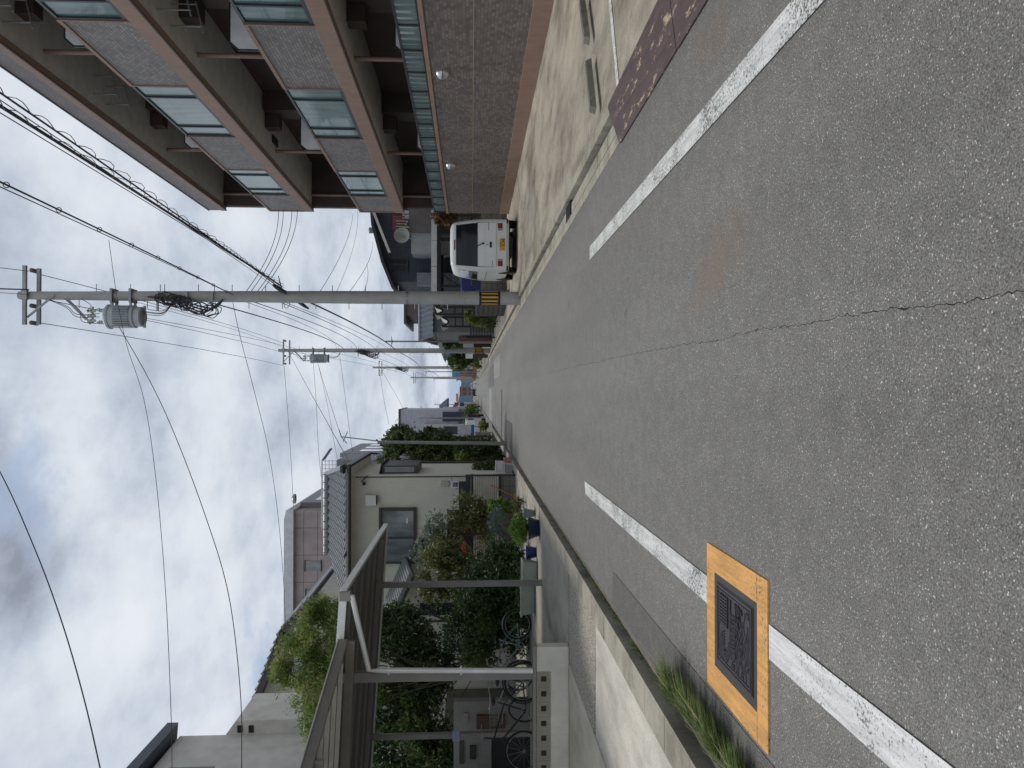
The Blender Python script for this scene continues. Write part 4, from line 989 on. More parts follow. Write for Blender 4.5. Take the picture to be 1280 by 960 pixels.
# projecting bay window on the street side
za, zb = at(523, 585, YH+.6).z, at(478, 585, YH+.6).z
bw = MB().box(xr+.002, xr+.26, YH+.4, YH+2.3, za, zb).build('bay_window', TRIM, h, bevel=.01)
box(xr+.05, xr+.22, YH+.385, YH+.399, za+.12, zb-.1).build('pane', GLASSD, bw)
MB().slab([(xr, YH+.3, zb+.08), (xr+.36, YH+.3, zb+.0), (xr+.36, YH+2.4, zb+.0), (xr, YH+2.4, zb+.08)], .03).build('bay_roof', TRIM, bw)
# porch on the left part: small pent roof, arch and dark window
p0 = at(516, 716, 22.6); p1 = at(493, 768, 22.6)
pr = MB().slab([(p1.x, 22.3, p1.z), (p0.x, 22.3, p0.z), (p0.x, YH, p0.z+.35), (p1.x, YH, p1.z+.35)], .1)
pr.build('porch_roof', TRIM, h)
pt = MB()
for k in range(13):
    f = k/12; a = Vector((p0.x, 22.28, p0.z+.04)).lerp(Vector((p1.x, 22.28, p1.z+.04)), f); pt.tube([a, a+Vector((0, 2.2, .36))], .07, 6)
pt.build('porch_tile', TILE, h, smooth=True)
B = pbox(524, 755, 571, 771, 24.3, 0, 0); box(B[0], B[1], YH-.05, YH-.003, B[4], B[5]).build('window', GLASSD, h)
B = pbox(541, 718, 660, 812, 24.3, 0, 0)
ar = MB(); cx = (B[0]+B[1])/2-.3
box(xl, at(600, 812, YH).x, YH-.35, YH-.001, 0, at(553, 800, YH).z).build('lower_wall', STUC2, h)
B = pbox(497, 764, 504, 770, 24.3, 0, 0); box(B[0], B[1], YH-.2, YH-.003, B[4], B[5]).build('porch_lamp', WHITE, h, bevel=.01)
a = at(500, 752, 23.4); b_ = at(570, 776, 23.4); MB().bar((a.x, 23.4, a.z), (b_.x-.1, 23.4, b_.z), .05, .05).bar((b_.x, 23.4, a.z-.6), (b_.x, 23.4, 0), .06, .06).build('porch_post', TRIM, h)
# ================================================================== slatted fence and block wall
fx0, fx1 = at(620, 720, 22.9).x-.6, at(620, 593.5, 22.9).x
FY = 22.9
zf0, zf1 = at(624, 620, FY).z, at(591, 620, FY).z
f = thing('slat_fence', 'dark framed fence of narrow beige horizontal slats standing on the grey block wall', 'fence', ((fx0+fx1)/2, FY, .4))
box(fx0, fx1-.04, FY+.07, FY+.09, zf0, zf1).build('added_dark_backing', BLACK, f)  # black sheet added to stand for the darkness between the slats
sl = MB(); nS = 13
for i in range(nS):
    z_ = zf0+.04+(zf1-zf0-.08)*i/(nS-1); sl.box(fx0, fx1-.04, FY-.012, FY+.012, z_-.017, z_+.017)
sl.build('slat', M('beige_slat', (.66, .62, .55), .5, dirt=.15), f)
pf = MB(); x = fx1
while x > fx0:
    pf.box(x-.05, x, FY+.013, FY+.06, zf0-.03, zf1+.02); x -= 1.32
pf.box(fx0, fx1+.03, FY+.012, FY+.05, zf1+.0, zf1+.05).box(fx1-.035, fx1+.015, FY-.03, FY+.012, 0, zf1+.22).box(fx0, fx1-.04, FY-.02, FY+.03, zf0-.06, zf0-.0)
pf.build('fence_frame', BLACK, f)
box(fx0, fx1-.04, FY+.1, FY+.2, zf1+.06, zf1+.21).build('top_board', BLACK, f)
xg = at(580, 603, FY).x; MB().box(fx0, xg, FY+.22, FY+.26, zf1+.21, zf1+.42).build('back_board', BLACK, f)
bwm = m_tiles('block_wall', ((.20, .195, .17), (.17, .165, .145)), .40, .20, .008, (.07, .065, .06), 'XZ', .9, True)
tag(box(fx0, fx1, FY+.0, FY+.14, 0, zf0-.062).build('block_wall', bwm), 'low grey concrete block wall carrying the slatted fence', 'wall')
# boxes beside it
for i, (x, y, w_, c, nm, lb) in enumerate([(632, 583, .34, WHITE, 'foam_box', 'white foam box on top of the stack past the end of the block wall'), (639, 586, .36, WHITE, 'foam_box', 'white foam box at the bottom past the end of the block wall'), (641, 577, .26, M('pink_plastic', (.5, .24, .22), .5), 'pink_crate', 'faded pink crate leaning by the gutter past the block wall')]):
    a = at(x, y, 24.6+.4*i)
    t = thing(nm, lb, 'box', (a.x, 24.6+.4*i, .32 if i == 0 else .02), group=None)
    L = t.location; MB().box(L.x-w_/2, L.x+w_/2, L.y-.15, L.y+.15, L.z, L.z+.22).build('body', c, t, bevel=.015)
    MB().box(L.x-w_/2-.01, L.x+w_/2+.01, L.y-.16, L.y+.16, L.z+.223, L.z+.26).build('lid', c, t, bevel=.01)
# ================================================================== carports
CPM = M('carport_bronze', (.25, .235, .215), .45, .3, dirt=.15)
CPU = m_lines('carport_sheet', (.10, .10, .105), .09, 'Y', .4, .5, .45)
CPW = M('carport_edge', (.72, .71, .68), .4, .3, dirt=.1)
A_ = at(429, 741, 10.4); Bf = at(481, 658.5, 15.6)
zr = A_.z; xR = A_.x
c1 = thing('carport', 'bronze carport with dark ribbed roof over the shaded driveway', 'carport', (xR-2, 13, .03))
sh = MB().slab([(xR, 10.45, zr), (xR, 15.5, zr), (-8.5, 15.5, zr+.38), (-8.5, 10.45, zr+.38)], .02).build('roof_sheet', CPU, c1)
e = MB().bar((xR+.02, 10.4, zr), (xR+.02, 15.55, zr), .05, .09).bar((xR, 10.42, zr+.0), (-8.5, 10.42, zr+.38), .05, .10).bar((xR, 15.53, zr), (-8.5, 15.53, zr+.38), .05, .10)
e.build('edge_frame', CPW, c1)
rb = MB()
for y in (11.2, 12.0, 12.8, 13.6, 14.4): rb.bar((xR, y, zr-.03), (-8.5, y, zr+.35), .04, .05)
rb.build('rib', CPM, c1)
po = at(667, 842, 10.48); px = po.x
MB().box(px-.065, px+.065, 10.44, 10.56, .50, zr+.02).build('post', CPM, c1, bevel=.006)
p2x = at(560, 730, 14.3).x; MB().box(p2x-.05, p2x+.05, 14.25, 14.35, .03, zr+.04).build('post', CPM, c1, bevel=.006)
p3x = at(560, 919, 15.2).x; MB().box(p3x-.05, p3x+.05, 15.15, 15.25, .03, zr+.25).build('post', CPM, c1, bevel=.006)
MB().bar((xR-.05, 14.3, zr-.04), (-8.4, 14.3, zr+.33), .06, .10).build('cross_beam', CPM, c1)
MB().bar((xR-.05, 10.6, zr-.04), (px, 10.6, zr+.02), .06, .08).build('cross_beam', CPM, c1)
a = at(440, 745, 10.38); b_ = at(461, 838, 10.38); c_ = at(666, 838.5, 10.38)
MB().tube([a+Vector((0, 0, .05)), a, b_, b_.lerp(c_, .08), c_], .036, 12).build('downpipe', CPW, c1, smooth=True)
box(a.x-.06, a.x+.06, 10.34, 10.42, a.z+.02, a.z+.16).build('gutter_box', CPM, c1)
ck = MB()
for f_ in (.12, .56): p = b_.lerp(c_, f_); ck.box(p.x-.05, p.x+.05, 10.36, 10.43, p.z-.012, p.z+.012)
ck.build('pipe_clip', CPW, c1)
a = at(570, 920.5, 15.1); pb = box(a.x-.10, a.x+.10, 15.10, 15.14, a.z-.07, a.z+.07).build('address_plate', M('pale_blue_plate', (.30, .38, .48), .4), c1)
# nearer carport
na = at(429, 801, 10.36); nb = at(382, 960, 8.1)
d = (nb-na); d.z = 0; far2 = na+d*2.4; zn = na.z
c2 = thing('carport', 'nearer carport with pale rafters under its roof edge at the left border', 'carport', (na.x-2, 8, .03))
MB().slab([(na.x, na.y, zn), (far2.x, far2.y, zn), (far2.x-5, far2.y, zn+.25), (na.x-5, na.y, zn+.25)], .02).build('roof_sheet', M('carport_clear_sheet', (.42, .42, .40), .4), c2)
MB().bar((na.x, na.y, zn), (far2.x, far2.y, zn), .05, .12).build('edge_frame', CPM, c2)
MB().bar((na.x+.01, na.y, zn+.065), (far2.x+.01, far2.y, zn+.065), .06, .015).build('edge_trim', CPW, c2)
MB().bar((na.x, na.y, zn-.10), (na.x-5, na.y, zn+.12), .07, .11).build('cross_beam', CPM, c2)
MB().bar((na.x+d.x*.95, na.y+d.y*.95, zn-.10), (na.x-5, na.y+d.y*.95, zn+.10), .07, .10).build('cross_beam', CPM, c2)
rb = MB()
for k in range(1, 12):
    p = na+d*(k*.2); rb.bar((p.x-.03, p.y, zn-.05), (p.x-4.8, p.y, zn+.18), .035, .05)
rb.build('rafter', CPW, c2)
MB().bar((far2.x-.3, far2.y+.3, .03), (far2.x-.3, far2.y+.3, zn), .1, .1, (0, 1, 0)).build('post', CPM, c2)
# low wall with pattern blocks
wx1 = at(690, 808.5, 10.4).x
lw = thing('low_wall', 'low cream garden wall with a row of square pattern blocks facing the road', 'wall', (wx1-2, 10.5, .03))
box(-9.4, wx1, 10.4, 10.56, .03, at(668, 850, 10.4).z-.03).build('wall_body', M('cream_wall', (.66, .63, .55), .85, dirt=.15, bscale=50, bmp=.3), lw, bevel=.006)
box(-9.4, wx1+.015, 10.385, 10.575, at(668, 850, 10.4).z-.028, at(666, 850, 10.4).z).build('coping', CPM, lw, bevel=.004)
pbk = MB(); x = at(680, 839, 10.4).x; zz0, zz1 = at(688, 850, 10.4).z, at(671, 850, 10.4).z; ww = at(680, 839, 10.4).x-at(680, 857.5, 10.4).x
rc = MB()
while x > -9:
    pbk.box(x-ww+.006, x-.006, 10.388, 10.399, zz0, zz1)
    m_ = (x-ww/2); zc = (zz0+zz1)/2
    rc.box(m_-.035, m_+.035, 10.384, 10.3875, zc-.035, zc+.035); x -= ww
pbk.build('pattern_block', M('block_beige', (.30, .27, .22), .85, dirt=.2), lw); rc.build('block_hole', DARK, lw)
# ================================================================== things on the driveway
def bicycle(label, loc, rz, col, basket=True, s=1.0):
    t = thing('bicycle', label, 'bicycle', loc, rz, group=None); k = dict(parent=t, local=True)
    R_ = .31*s
    for x in (-.52*s, .52*s):
        w = MB().torus((x, 0, R_), R_-.02, .017, 28, 6, (0, 1, 0)).build('wheel', RUB, smooth=True, **k)
        sp = MB(); sp.torus((x, 0, R_), R_-.045, .008, 24, 4, (0, 1, 0))
        for i in range(14): a = i*math.pi/7; sp.tube([(x, 0, R_), (x+(R_-.045)*math.cos(a), 0, R_+(R_-.045)*math.sin(a))], .0025, 3)
        sp.tube([(x, -.04, R_), (x, .04, R_)], .02, 8); sp.build('spokes', CHR, w, local=True)
        MB().torus((x, 0, R_), R_+.02, .012, 24, 4, (0, 1, 0)).build('mudguard', col, **k) if x < 0 else None
    f = MB(); bb = (-.08*s, 0, .27*s); st = (-.22*s, 0, .72*s); hd = (.33*s, 0, .78*s); h2 = (.36*s, 0, .66*s)
    f.tube([bb, st], .016, 8).tube([bb, h2], .018, 8).tube([(-.19*s, 0, .62*s), hd], .014, 8).tube([(-.52*s, 0, R_), bb], .012, 6).tube([(-.52*s, 0, R_), (-.19*s, 0, .62*s)], .010, 6).tube([(.52*s, .0, R_), h2, hd, (.31*s, 0, .93*s)], .015, 8)
    f.build('frame', col, smooth=True, **k)
    MB().tube([(.18*s, -.27*s, .98*s), (.28*s, -.2*s, .97*s), (.33*s, 0, .93*s), (.28*s, .2*s, .97*s), (.18*s, .27*s, .98*s)], .011, 6).build('handlebar', CHR, smooth=True, **k)
    MB().lathe([(.001, 0), (.06, 0), (.10, .03), (.09, .06), (.001, .07)], (-.24*s, 0, .76*s), 12).build('saddle', BLACK, smooth=True, **k)
    MB().torus((-.08*s, .03, .27*s), .08, .008, 16, 4, (0, 1, 0)).tube([(-.08*s, .03, .27*s), (.05*s, .09, .2*s)], .01, 5).tube([(-.08*s, -.03, .27*s), (-.2*s, -.09, .33*s)], .01, 5).build('crank', CHR, **k)
    if basket:
        b_ = MB()
        for i in range(9):
            f_ = i/8
            for (x, y0, y1) in ((.42*s, -.17, .17), (.66*s, -.19, .19)): b_.tube([(x, y0+(y1-y0)*f_, .72*s), (x+(x-.54*s)*.15, (y0+(y1-y0)*f_)*1.15, .96*s)], .003, 3)
            for yy in (-.17, .17): b_.tube([(.42*s+.24*s*f_, yy, .72*s), (.40*s+.28*s*f_, yy*1.15, .96*s)], .003, 3)
        for z_ in (.72*s, .80*s, .88*s, .96*s):
            e_ = (z_-.72*s)*.25
            b_.tube([(.42*s-e_, -.17-e_, z_), (.66*s+e_, -.18-e_, z_), (.66*s+e_, .18+e_, z_), (.42*s-e_, .17+e_, z_), (.42*s-e_, -.17-e_, z_)], .005, 4)
        b_.build('basket', CHR, **k)
    return t
a = at(664, 812, 16.6); bicycle('pale blue bicycle with a front basket parked nearest the planters under the carport', (a.x, 16.6, .035), R(200), M('bike_blue', (.20, .28, .31), .3, .3, dirt=0))
a = at(664, 862, 15.2); bicycle('light grey bicycle leaning between the carport post and the dark bicycle', (a.x, 15.2, .035), R(248), M('bike_grey', (.26, .29, .31), .3, .4, dirt=0))
a = at(664, 895, 14.2); bicycle('black bicycle deepest in the shade beside the mailbox wall', (a.x, 14.2, .035), R(190), BLACK, False, 1.15)
PLG = M('grey_green_plastic', (.30, .35, .30), .5, dirt=.2); PLB = M('blue_plastic', (.012, .025, .17), .35, dirt=.1); PLN = M('navy_plastic', (.012, .018, .06), .35, dirt=.1)
def trough(label, px, mat, Y, hh=.30, dd=.34):
    a = at(672, px[1], Y); b_ = at(672, px[0], Y); t = thing('planter', label, 'planter', ((a.x+b_.x)/2, Y, .035))
    x0, x1 = a.x, b_.x; z0 = .035
    mb = MB().add([(x0+.04, Y-dd/2+.03, z0), (x1-.04, Y-dd/2+.03, z0), (x1-.04, Y+dd/2-.03, z0), (x0+.04, Y+dd/2-.03, z0), (x0, Y-dd/2, z0+hh), (x1, Y-dd/2, z0+hh), (x1, Y+dd/2, z0+hh), (x0, Y+dd/2, z0+hh)], [(0, 3, 2, 1), (0, 1, 5, 4), (1, 2, 6, 5), (2, 3, 7, 6), (3, 0, 4, 7), (4, 5, 6, 7)])
    mb.build('body', mat, t, bevel=.03)
    MB().box(x0-.02, x1+.02, Y-dd/2-.02, Y-dd/2+.02, z0+hh-.03, z0+hh+.01).box(x0-.02, x1+.02, Y+dd/2-.02, Y+dd/2+.02, z0+hh-.03, z0+hh+.01).box(x0-.02, x0+.02, Y-dd/2+.021, Y+dd/2-.021, z0+hh-.03, z0+hh+.01).box(x1-.02, x1+.02, Y-dd/2+.021, Y+dd/2-.021, z0+hh-.03, z0+hh+.01).build('rim', mat, t, bevel=.008)
    box(x0+.03, x1-.03, Y-dd/2+.03, Y+dd/2-.03, z0+hh-.02, z0+hh+.005).build('soil', SOIL, t); return t
trough('grey green plastic planter trough beside the blue pot, nearer the road', (700, 727), PLG, 15.4)
trough('longer grey green plastic planter trough by the bicycles', (728, 767), PLG, 15.9)
trough('small bluish grey planter box closest to the gutter', (636, 647), M('bluish_plastic', (.20, .25, .27), .5), 15.9, .24, .3)
a = at(680, 755, 15.2)
def pot(label, x, y, Y, r, hgt, mat):
    a = at(x, y, Y); t = thing('plant_pot', label, 'pot', (a.x, Y, .035))
    MB().lathe([(.001, 0), (r*.72, 0), (r*.8, hgt*.3), (r, hgt*.93), (r*1.06, hgt*.94), (r*1.06, hgt), (r*.95, hgt), (r*.9, hgt*.93), (.001, hgt*.92)], (a.x, Y, .035), 24).build('body', mat, t, smooth=True); return a
pa = pot('round navy plastic pot holding the clipped round bush', 670, 660, 14.9, .215, .20, PLN)
pot('bright blue plastic pot between the round bush and the planter troughs', 668, 690.5, 15.6, .14, .2, PLB)
pot('brown pot against the block wall behind the round bush', 646, 646, 19.5, .14, .22, M('brown_pot', (.10, .05, .035), .7))
pot('dark grey pot in front of the block wall', 643, 632, 20.5, .14, .28, M('grey_pot', (.05, .05, .055), .6))
# orange handled broom
a = at(640, 612, 22.6); tag(MB().tube([(a.x-.25, 22.7, .03), (a.x+.1, 22.85, .75)], .014, 8).box(a.x-.42, a.x-.12, 22.66, 22.72, .03, .10).build('broom', M('orange_plastic', (.55, .2, .06), .5)), 'orange handled broom propped against the low block wall', 'broom')
# covered thing in the shade: dark storage box and mailbox wall
a = at(620, 876, 17.2); b_ = at(567, 914, 17.2)
mw = thing('mailbox_wall', 'white rendered gate wall with a small lit slot, deep in the carport shade', 'wall', ((a.x+b_.x)/2, 17.3, .03))
box(b_.x, a.x, 17.2, 17.4, .03, b_.z).build('wall_body', M('shaded_stucco', (.24, .23, .21), .9), mw)  # white render, with the carport shade put into its colour
q = at(582, 896, 17.2); box(q.x-.09, q.x+.09, 17.17, 17.199, q.z-.06, q.z+.06).build('door_lamp', CPM, mw)
a = at(619, 914, 17.0); b_ = at(590, 898, 17.0); box(a.x, b_.x, 17.12, 17.199, .6, b_.z-.1).build('brown_panel', M('brown_wood', (.08, .04, .03), .6), mw)
a = at(588, 920, 17.2); mw2 = thing('mailbox_wall', 'second white gate wall with dark mail slot behind the address plate post', 'wall', (a.x-.6, 17.3, .03))
box(a.x-1.6, a.x, 17.2, 17.4, .9, at(567, 920, 17.2).z).build('wall_body', M('shaded_stucco', (.24, .23, .21), .9), mw2)  # same darkened colour, shade painted into the white render
q = at(577, 940, 17.2); box(q.x-.25, q.x+.25, 17.17, 17.199, q.z-.05, q.z+.05).build('mail_slot', TRIM, mw2); box(q.x-.15, q.x+.15, 17.15, 17.199, q.z-.32, q.z-.18).build('handle', BLACK, mw2)
box(a.x-1.5, a.x-.1, 17.25, 17.35, .03, .89).build('gate_panel', BLACK, mw2)
# dark side wall added behind the carport to deepen its shade
tag(box(-9.4, -9.2, 10.6, 24.0, .03, 2.1).build('shade_wall', M('dark_shade_wall', (.12, .115, .10), .9)), 'dark wall added at the far left side of the carport to deepen its shade', 'wall')
# ================================================================== house with the steep verge, and grey house at the left
Yg = 29.6
P = [at(395, 738, Yg), at(355, 781, Yg), at(307, 905, Yg), at(268, 1005, Yg)]
g2 = thing('gabled_house', 'tall house with long sloping tiled verge and lap siding behind the feathery tree', 'house', (P[1].x-2, Yg+4, 0))
pl = [(p.x, p.z) for p in P]
MB().prism([(pl[0][0], 0)]+[(x, z_-.18) for x, z_ in pl]+[(pl[3][0], 0)], Yg, Yg+8, 'y').build('wall', M('gable_wall', (.48, .46, .41), .85, dirt=.1), g2)
rf = MB(); tl_ = MB()
for i in range(3):
    a, b_ = P[i], P[i+1]
    rf.slab([(a.x, Yg-.7, a.z), (b_.x, Yg-.7, b_.z), (b_.x, Yg+8.4, b_.z), (a.x, Yg+8.4, a.z)], .22)
    L_ = (b_-a).length; n_ = int(L_/.3)
    for k in range(n_): c_ = a.lerp(b_, (k+.5)/n_); tl_.tube([(c_.x, Yg-.75, c_.z+.01), (c_.x, Yg+8.4, c_.z+.01)], .055, 6)
o = rf.build('roof', TRIM, g2); tl_.build('verge_tile', TILE, o, smooth=True)
a, b_ = at(322, 868, Yg), at(400, 905, Yg); box(b_.x-1.5, a.x, Yg-.05, Yg-.002, b_.z, a.z-.3).build('lap_siding', m_lines('pale_siding', (.48, .50, .45), .2, 'Z', .5, .6, .55), g2)
B = pbox(345, 884, 372, 900, Yg-.05, 0, 0); w = box(B[0], B[1], Yg-.12, Yg-.055, B[4], B[5]).build('window', GLASSD, g2)
aw = spline([at(430, 762, Yg-.1), at(412, 763, Yg-.1), at(400, 772, Yg-.1), at(390, 790, Yg-.1), at(388, 812, Yg-.1)], 6)
MB().tube(aw, .06, 6).build('arch_trim', WHITE, g2, smooth=True)
MB().tube([at(368, 785, Yg-.6), at(378, 795, Yg-.6), at(378, 805, Yg-.2)], .05, 6).build('drain_pipe', WHITE, g2)
gh = thing('grey_house', 'grey fine sided house with dark navy eave at the far left border', 'house', (-9, 12, 0))
SID = m_lines('fine_siding', (.66, .63, .57), .045, 'Z', .25, .7, .8)
Yk = 22.5
a = at(225, 920, Yk); b_ = at(295, 901, Yk); c_ = at(281, 920, Yk)
box(-16, a.x, Yk-5, Yk, 0, a.z).build('wall', SID, gh)
MB().prism([(-16, 0), (b_.x, 0), (b_.x, b_.z), (c_.x, c_.z), (-16, c_.z)], Yk+.003, Yk+2, 'y').build('wing_wall', SID, gh)
e0 = at(222, 903, Yk+.05)
MB().prism([(e0.x, e0.z-.02), (e0.x, e0.z+.28), (-16, e0.z+1.05), (-16, e0.z+.4)], Yk-6, Yk+.05, 'y').build('roof_eave', M('navy_fascia', (.035, .045, .07), .5), gh)
for yy, xx in ((911, 300), (911, 314)):
    q = at(xx, yy, Yk); box(q.x-.1, q.x+.1, Yk-.03, Yk-.001+.003, q.z-.07, q.z+.07).build('vent', DARK, gh)
q = at(240, 975, Yk-5); box(q.x-.6, q.x+.3, Yk-5.04, Yk-5.001, q.z-.5, q.z+.5).build('window', GLASSD, gh)
# ================================================================== buildings further back on the left
PINK = m_tiles('pink_tile', ((.42, .34, .325), (.37, .305, .29)), 1.6, .8, .02, (.2, .14, .13), 'XZ', .6, True)
Yp = 46
a = at(364, 640, Yp); b_ = at(364, 1000, Yp)
pk = thing('pink_building', 'pinkish brown panel clad apartment block with rounded roof corner', 'building', ((a.x+b_.x)/2, Yp+4, 0))
box(b_.x, a.x, Yp, Yp+9, 0, at(368, 640, Yp).z).build('wall', PINK, pk)
MB().prism([(b_.x, a.z-.2), (a.x+.15, a.z-.2), (a.x+.25, a.z+.0), (a.x+.15, a.z+.22), (a.x-.4, a.z+.34), (b_.x, a.z+.34)], Yp-.35, Yp+9.3, 'y').build('roof_parapet', M('pale_parapet', (.66, .66, .66), .5), pk)
box(a.x+.001, a.x+.35, Yp+1.5, Yp+8, 2, a.z-.2).build('corner_bay', M('grey_bay', (.20, .19, .19), .5), pk)
for zz in (a.z-2.2, a.z-4.6): box(a.x+.352, a.x+.37, Yp+2.4, Yp+7, zz, zz+1.3).build('side_window', GLASSD, pk)
for (x0, y0, x1, y1) in ((382, 701, 401, 713), (383, 737, 400, 748)):
    B = pbox(x0, y0, x1, y1, Yp, 0, 0); w = box(B[0], B[1], Yp-.04, Yp-.003, B[4], B[5]).build('window', CURTN, pk)
    MB().box(B[0]-.06, B[1]+.06, Yp-.08, Yp-.042, B[4]-.06, B[4]).box(B[0]-.06, B[1]+.06, Yp-.08, Yp-.042, B[5], B[5]+.06).build('frame', TRIM, w)
MB().lathe([(.001, 0), (.3, 0), (.3, .1), (.1, .25), (.001, .28)], (a.x+.5, Yp+2, a.z+.2), 14).build('roof_vent', STEEL, pk, smooth=True)
# grey block with white lattice railing on its roof
Yl = 38; a = at(421, 575, Yl); b_ = at(421, 660, Yl)
gb_ = thing('grey_block', 'grey flat roofed block with white lattice railing showing above the beige house roof', 'building', ((a.x+b_.x)/2, Yl+3, 0))
rx = at(440, 562, 42).x
box(b_.x, a.x, Yl, Yl+7, 0, a.z).build('wall', M('slate_grey', (.22, .22, .24), .6), gb_)
zt0, zt1 = a.z, at(402, 590, Yl).z
la = MB(); x = a.x-.05
while x > b_.x: la.tube([(x, Yl+.1, zt0), (x, Yl+.1, zt1)], .016, 5); x -= .19
zz = zt0+.05
while zz < zt1+.02: la.tube([(b_.x, Yl+.1, zz), (a.x, Yl+.1, zz)], .016, 5); zz += .17
la.bar((b_.x, Yl+.1, zt1), (a.x, Yl+.1, zt1), .06, .06); la.build('lattice_railing', WHITE, gb_)
MB().slab([(a.x, Yl, zt1), (a.x, Yl+.6, zt1-.02), (a.x+.55, Yl+.6, zt0+.35), (a.x+.55, Yl, zt0+.35)], .05).build('stair_roof', M('slate_roof', (.14, .14, .15), .5), gb_)
c_ = at(445, 563, 44)
box(a.x-.2, c_.x, 42, 50, 0, at(425, 563, 42).z).build('rear_wall', M('stone_grey', (.27, .26, .27), .6), gb_)
for k in range(3): box(c_.x+.001, c_.x+.03, 43+k*2.2, 44.4+k*2.2, c_.z-1.6, c_.z-.3).build('window', GLASSD, gb_)
# ================================================================== left side beyond the trees
LIL = m_lines('lilac_siding', (.40, .41, .46), .35, 'Z', .3, .6, .85)
YL = 100
a = at(500, 512.5, YL); b_ = at(500, 620, YL)
t = thing('lilac_house', 'tall lilac grey building with overhanging upper floors down the left side', 'building', ((a.x+b_.x)/2, YL+5, 0))
ov = at(573, 512.5, YL)
box(b_.x, a.x, YL+.6, YL+12, ov.z, a.z).build('upper_wall', LIL, t)
l2 = at(573, 530, YL); box(b_.x, l2.x, YL, YL+12, 0, at(530, 530, YL).z).build('front_wall', M('offwhite_wall', (.44, .43, .42), .8), t)
B = pbox(553, 515, 580, 527, YL, 0, 0); box(B[0], B[1], YL+.5, YL+.595, B[4], B[5]).build('garage_panel', m_lines('navy_panel', (.03, .04, .07), .5, 'X', .4), t)
B = pbox(555, 533, 574, 543, YL, 0, 0); box(B[0], B[1], YL-.05, YL-.003, B[4], B[5]).build('window', GLASSD, t)
box(b_.x, a.x+.1, YL+.5, YL+12.1, a.z+.003, a.z+.25).build('roof_edge', FRAME, t)
a = at(590, 511, 135); b_ = at(590, 545, 135)
t = thing('slate_house', 'far blue grey house with sloping mansard roof beyond the lilac building', 'house', ((a.x+b_.x)/2, 138, 0))
box(b_.x, a.x-.3, 135.5, 145, 0, at(560, 500, 135).z).build('wall', M('dark_slate_wall', (.13, .14, .16), .7), t)
q0 = at(549, 500, 135); q1 = at(559, 498, 135)
MB().prism([(b_.x, q1.z), (q1.x, q1.z), (q0.x-.9, q0.z), (b_.x, q0.z)], 135, 146, 'y').build('roof', M('blue_slate', (.18, .21, .28), .5), t)
# pale panel with blue foot, block wall and the little truck
Yb = 62
B = pbox(572, 531, 589, 551.5, Yb, 0, 0)
t = thing('blue_footed_hoarding', 'pale grey hoarding with a bright blue band along its foot, behind the slim steel pole', 'hoarding', ((B[0]+B[1])/2, Yb, 0))
box(B[0], B[1], Yb, Yb+.12, B[4]+.0, B[5]).build('panel', M('pale_panel', (.42, .44, .47), .5), t)
q = at(593, 540, Yb).z; box(B[0], B[1]+.003, Yb-.01, Yb+.13, q, B[4]-.003).build('blue_band', M('bright_blue', (.01, .12, .42), .5), t)
box(B[0]+.1, B[0]+.2, Yb+.02, Yb+.1, 0, q-.003).box(B[1]-.2, B[1]-.1, Yb+.02, Yb+.1, 0, q-.003).build('leg', STEEL, t)
B = pbox(594, 540, 612, 553, 52, 0, 0)
tag(box(B[0], B[1], 52, 52.3, 0, B[5]).build('stained_wall', m_concrete('stained_block', (.30, .28, .25), .6, sc=(2, 2, 2))), 'stained concrete block wall on the left kerb behind the slim steel pole', 'wall')
def truck(label, loc, rz):
    t = thing('mini_truck', label, 'truck', loc, rz); k = dict(parent=t, local=True)
    MB().prism([(1.2, .35), (3.2, .35), (3.25, .95), (2.95, 1.75), (2.7, 1.85), (1.3, 1.85), (1.2, 1.7)], -.72, .72, 'x').build('cab', VANW, bevel=.04, **k)
    c_ = MB()
    for sx in (-.735, .725): c_.prism([(1.5, 1.1), (2.9, 1.1), (2.72, 1.65), (1.5, 1.65)], sx, sx+.01, 'x')
    c_.build('side_window', GLASSD, **k)
    MB().box(-.72, .72, -.6, 1.15, .55, .65).box(-.72, -.68, -.6, 1.15, .651, .95).box(.68, .72, -.6, 1.15, .651, .95).box(-.679, .679, -.6, -.56, .651, .95).build('load_bed', VANW, **k)
    box(-.6, .6, -.61, -.601, 1.1, 1.5).build
    for (x, y) in ((-.62, .2), (.62, .2), (-.62, 2.6), (.62, 2.6)):
        MB().lathe([(.12, -.08), (.27, -.07), (.27, .07), (.12, .08)], (x, y, .27), 18, 'x').build('wheel', RUB, smooth=True, **k)
    for sx in (-1, 1): MB().box(sx*.66, sx*.5, -.63, -.602, .56, .68).build('tail_light', REDL, **k)
    return t
a = at(604, 537, 70); truck('small white kei truck parked on the left beyond the stained block wall', (a.x, 70, .03), R(-4))
a = at(602, 526, 84)
t = truck('dark small truck parked behind the white kei truck', (a.x, 82, .03), R(0))
for o in kids(t):
    if o.name.split('.')[0] in ('cab', 'load_bed'): o.data.materials[0] = BLACK
# signs far left: red roundish board and blue board
for (x0, y0, x1, y1, Y, c, nm, lb) in ((568, 503, 572, 508, 150, (.45, .03, .04), 'red_sign', 'small red sign board above the far cars on the left'), (575, 503, 580, 508, 145, (.03, .12, .45), 'blue_sign', 'small blue sign board under the red one far down the left side'), (570, 492, 573, 502, 200, (.6, .28, .12), 'orange_banner', 'tiny orange banner at the far end of the street')):
    B = pbox(x0, y0, x1, y1, Y, 0, 0); t = thing(nm, lb, 'sign', ((B[0]+B[1])/2, Y, 0))
    box(B[0], B[1], Y, Y+.1, B[4], B[5]).build('board', M(nm, c, .5), t); box((B[0]+B[1])/2-.05, (B[0]+B[1])/2+.05, Y+.101, Y+.2, 0, B[5]).build('pole', STEEL, t)
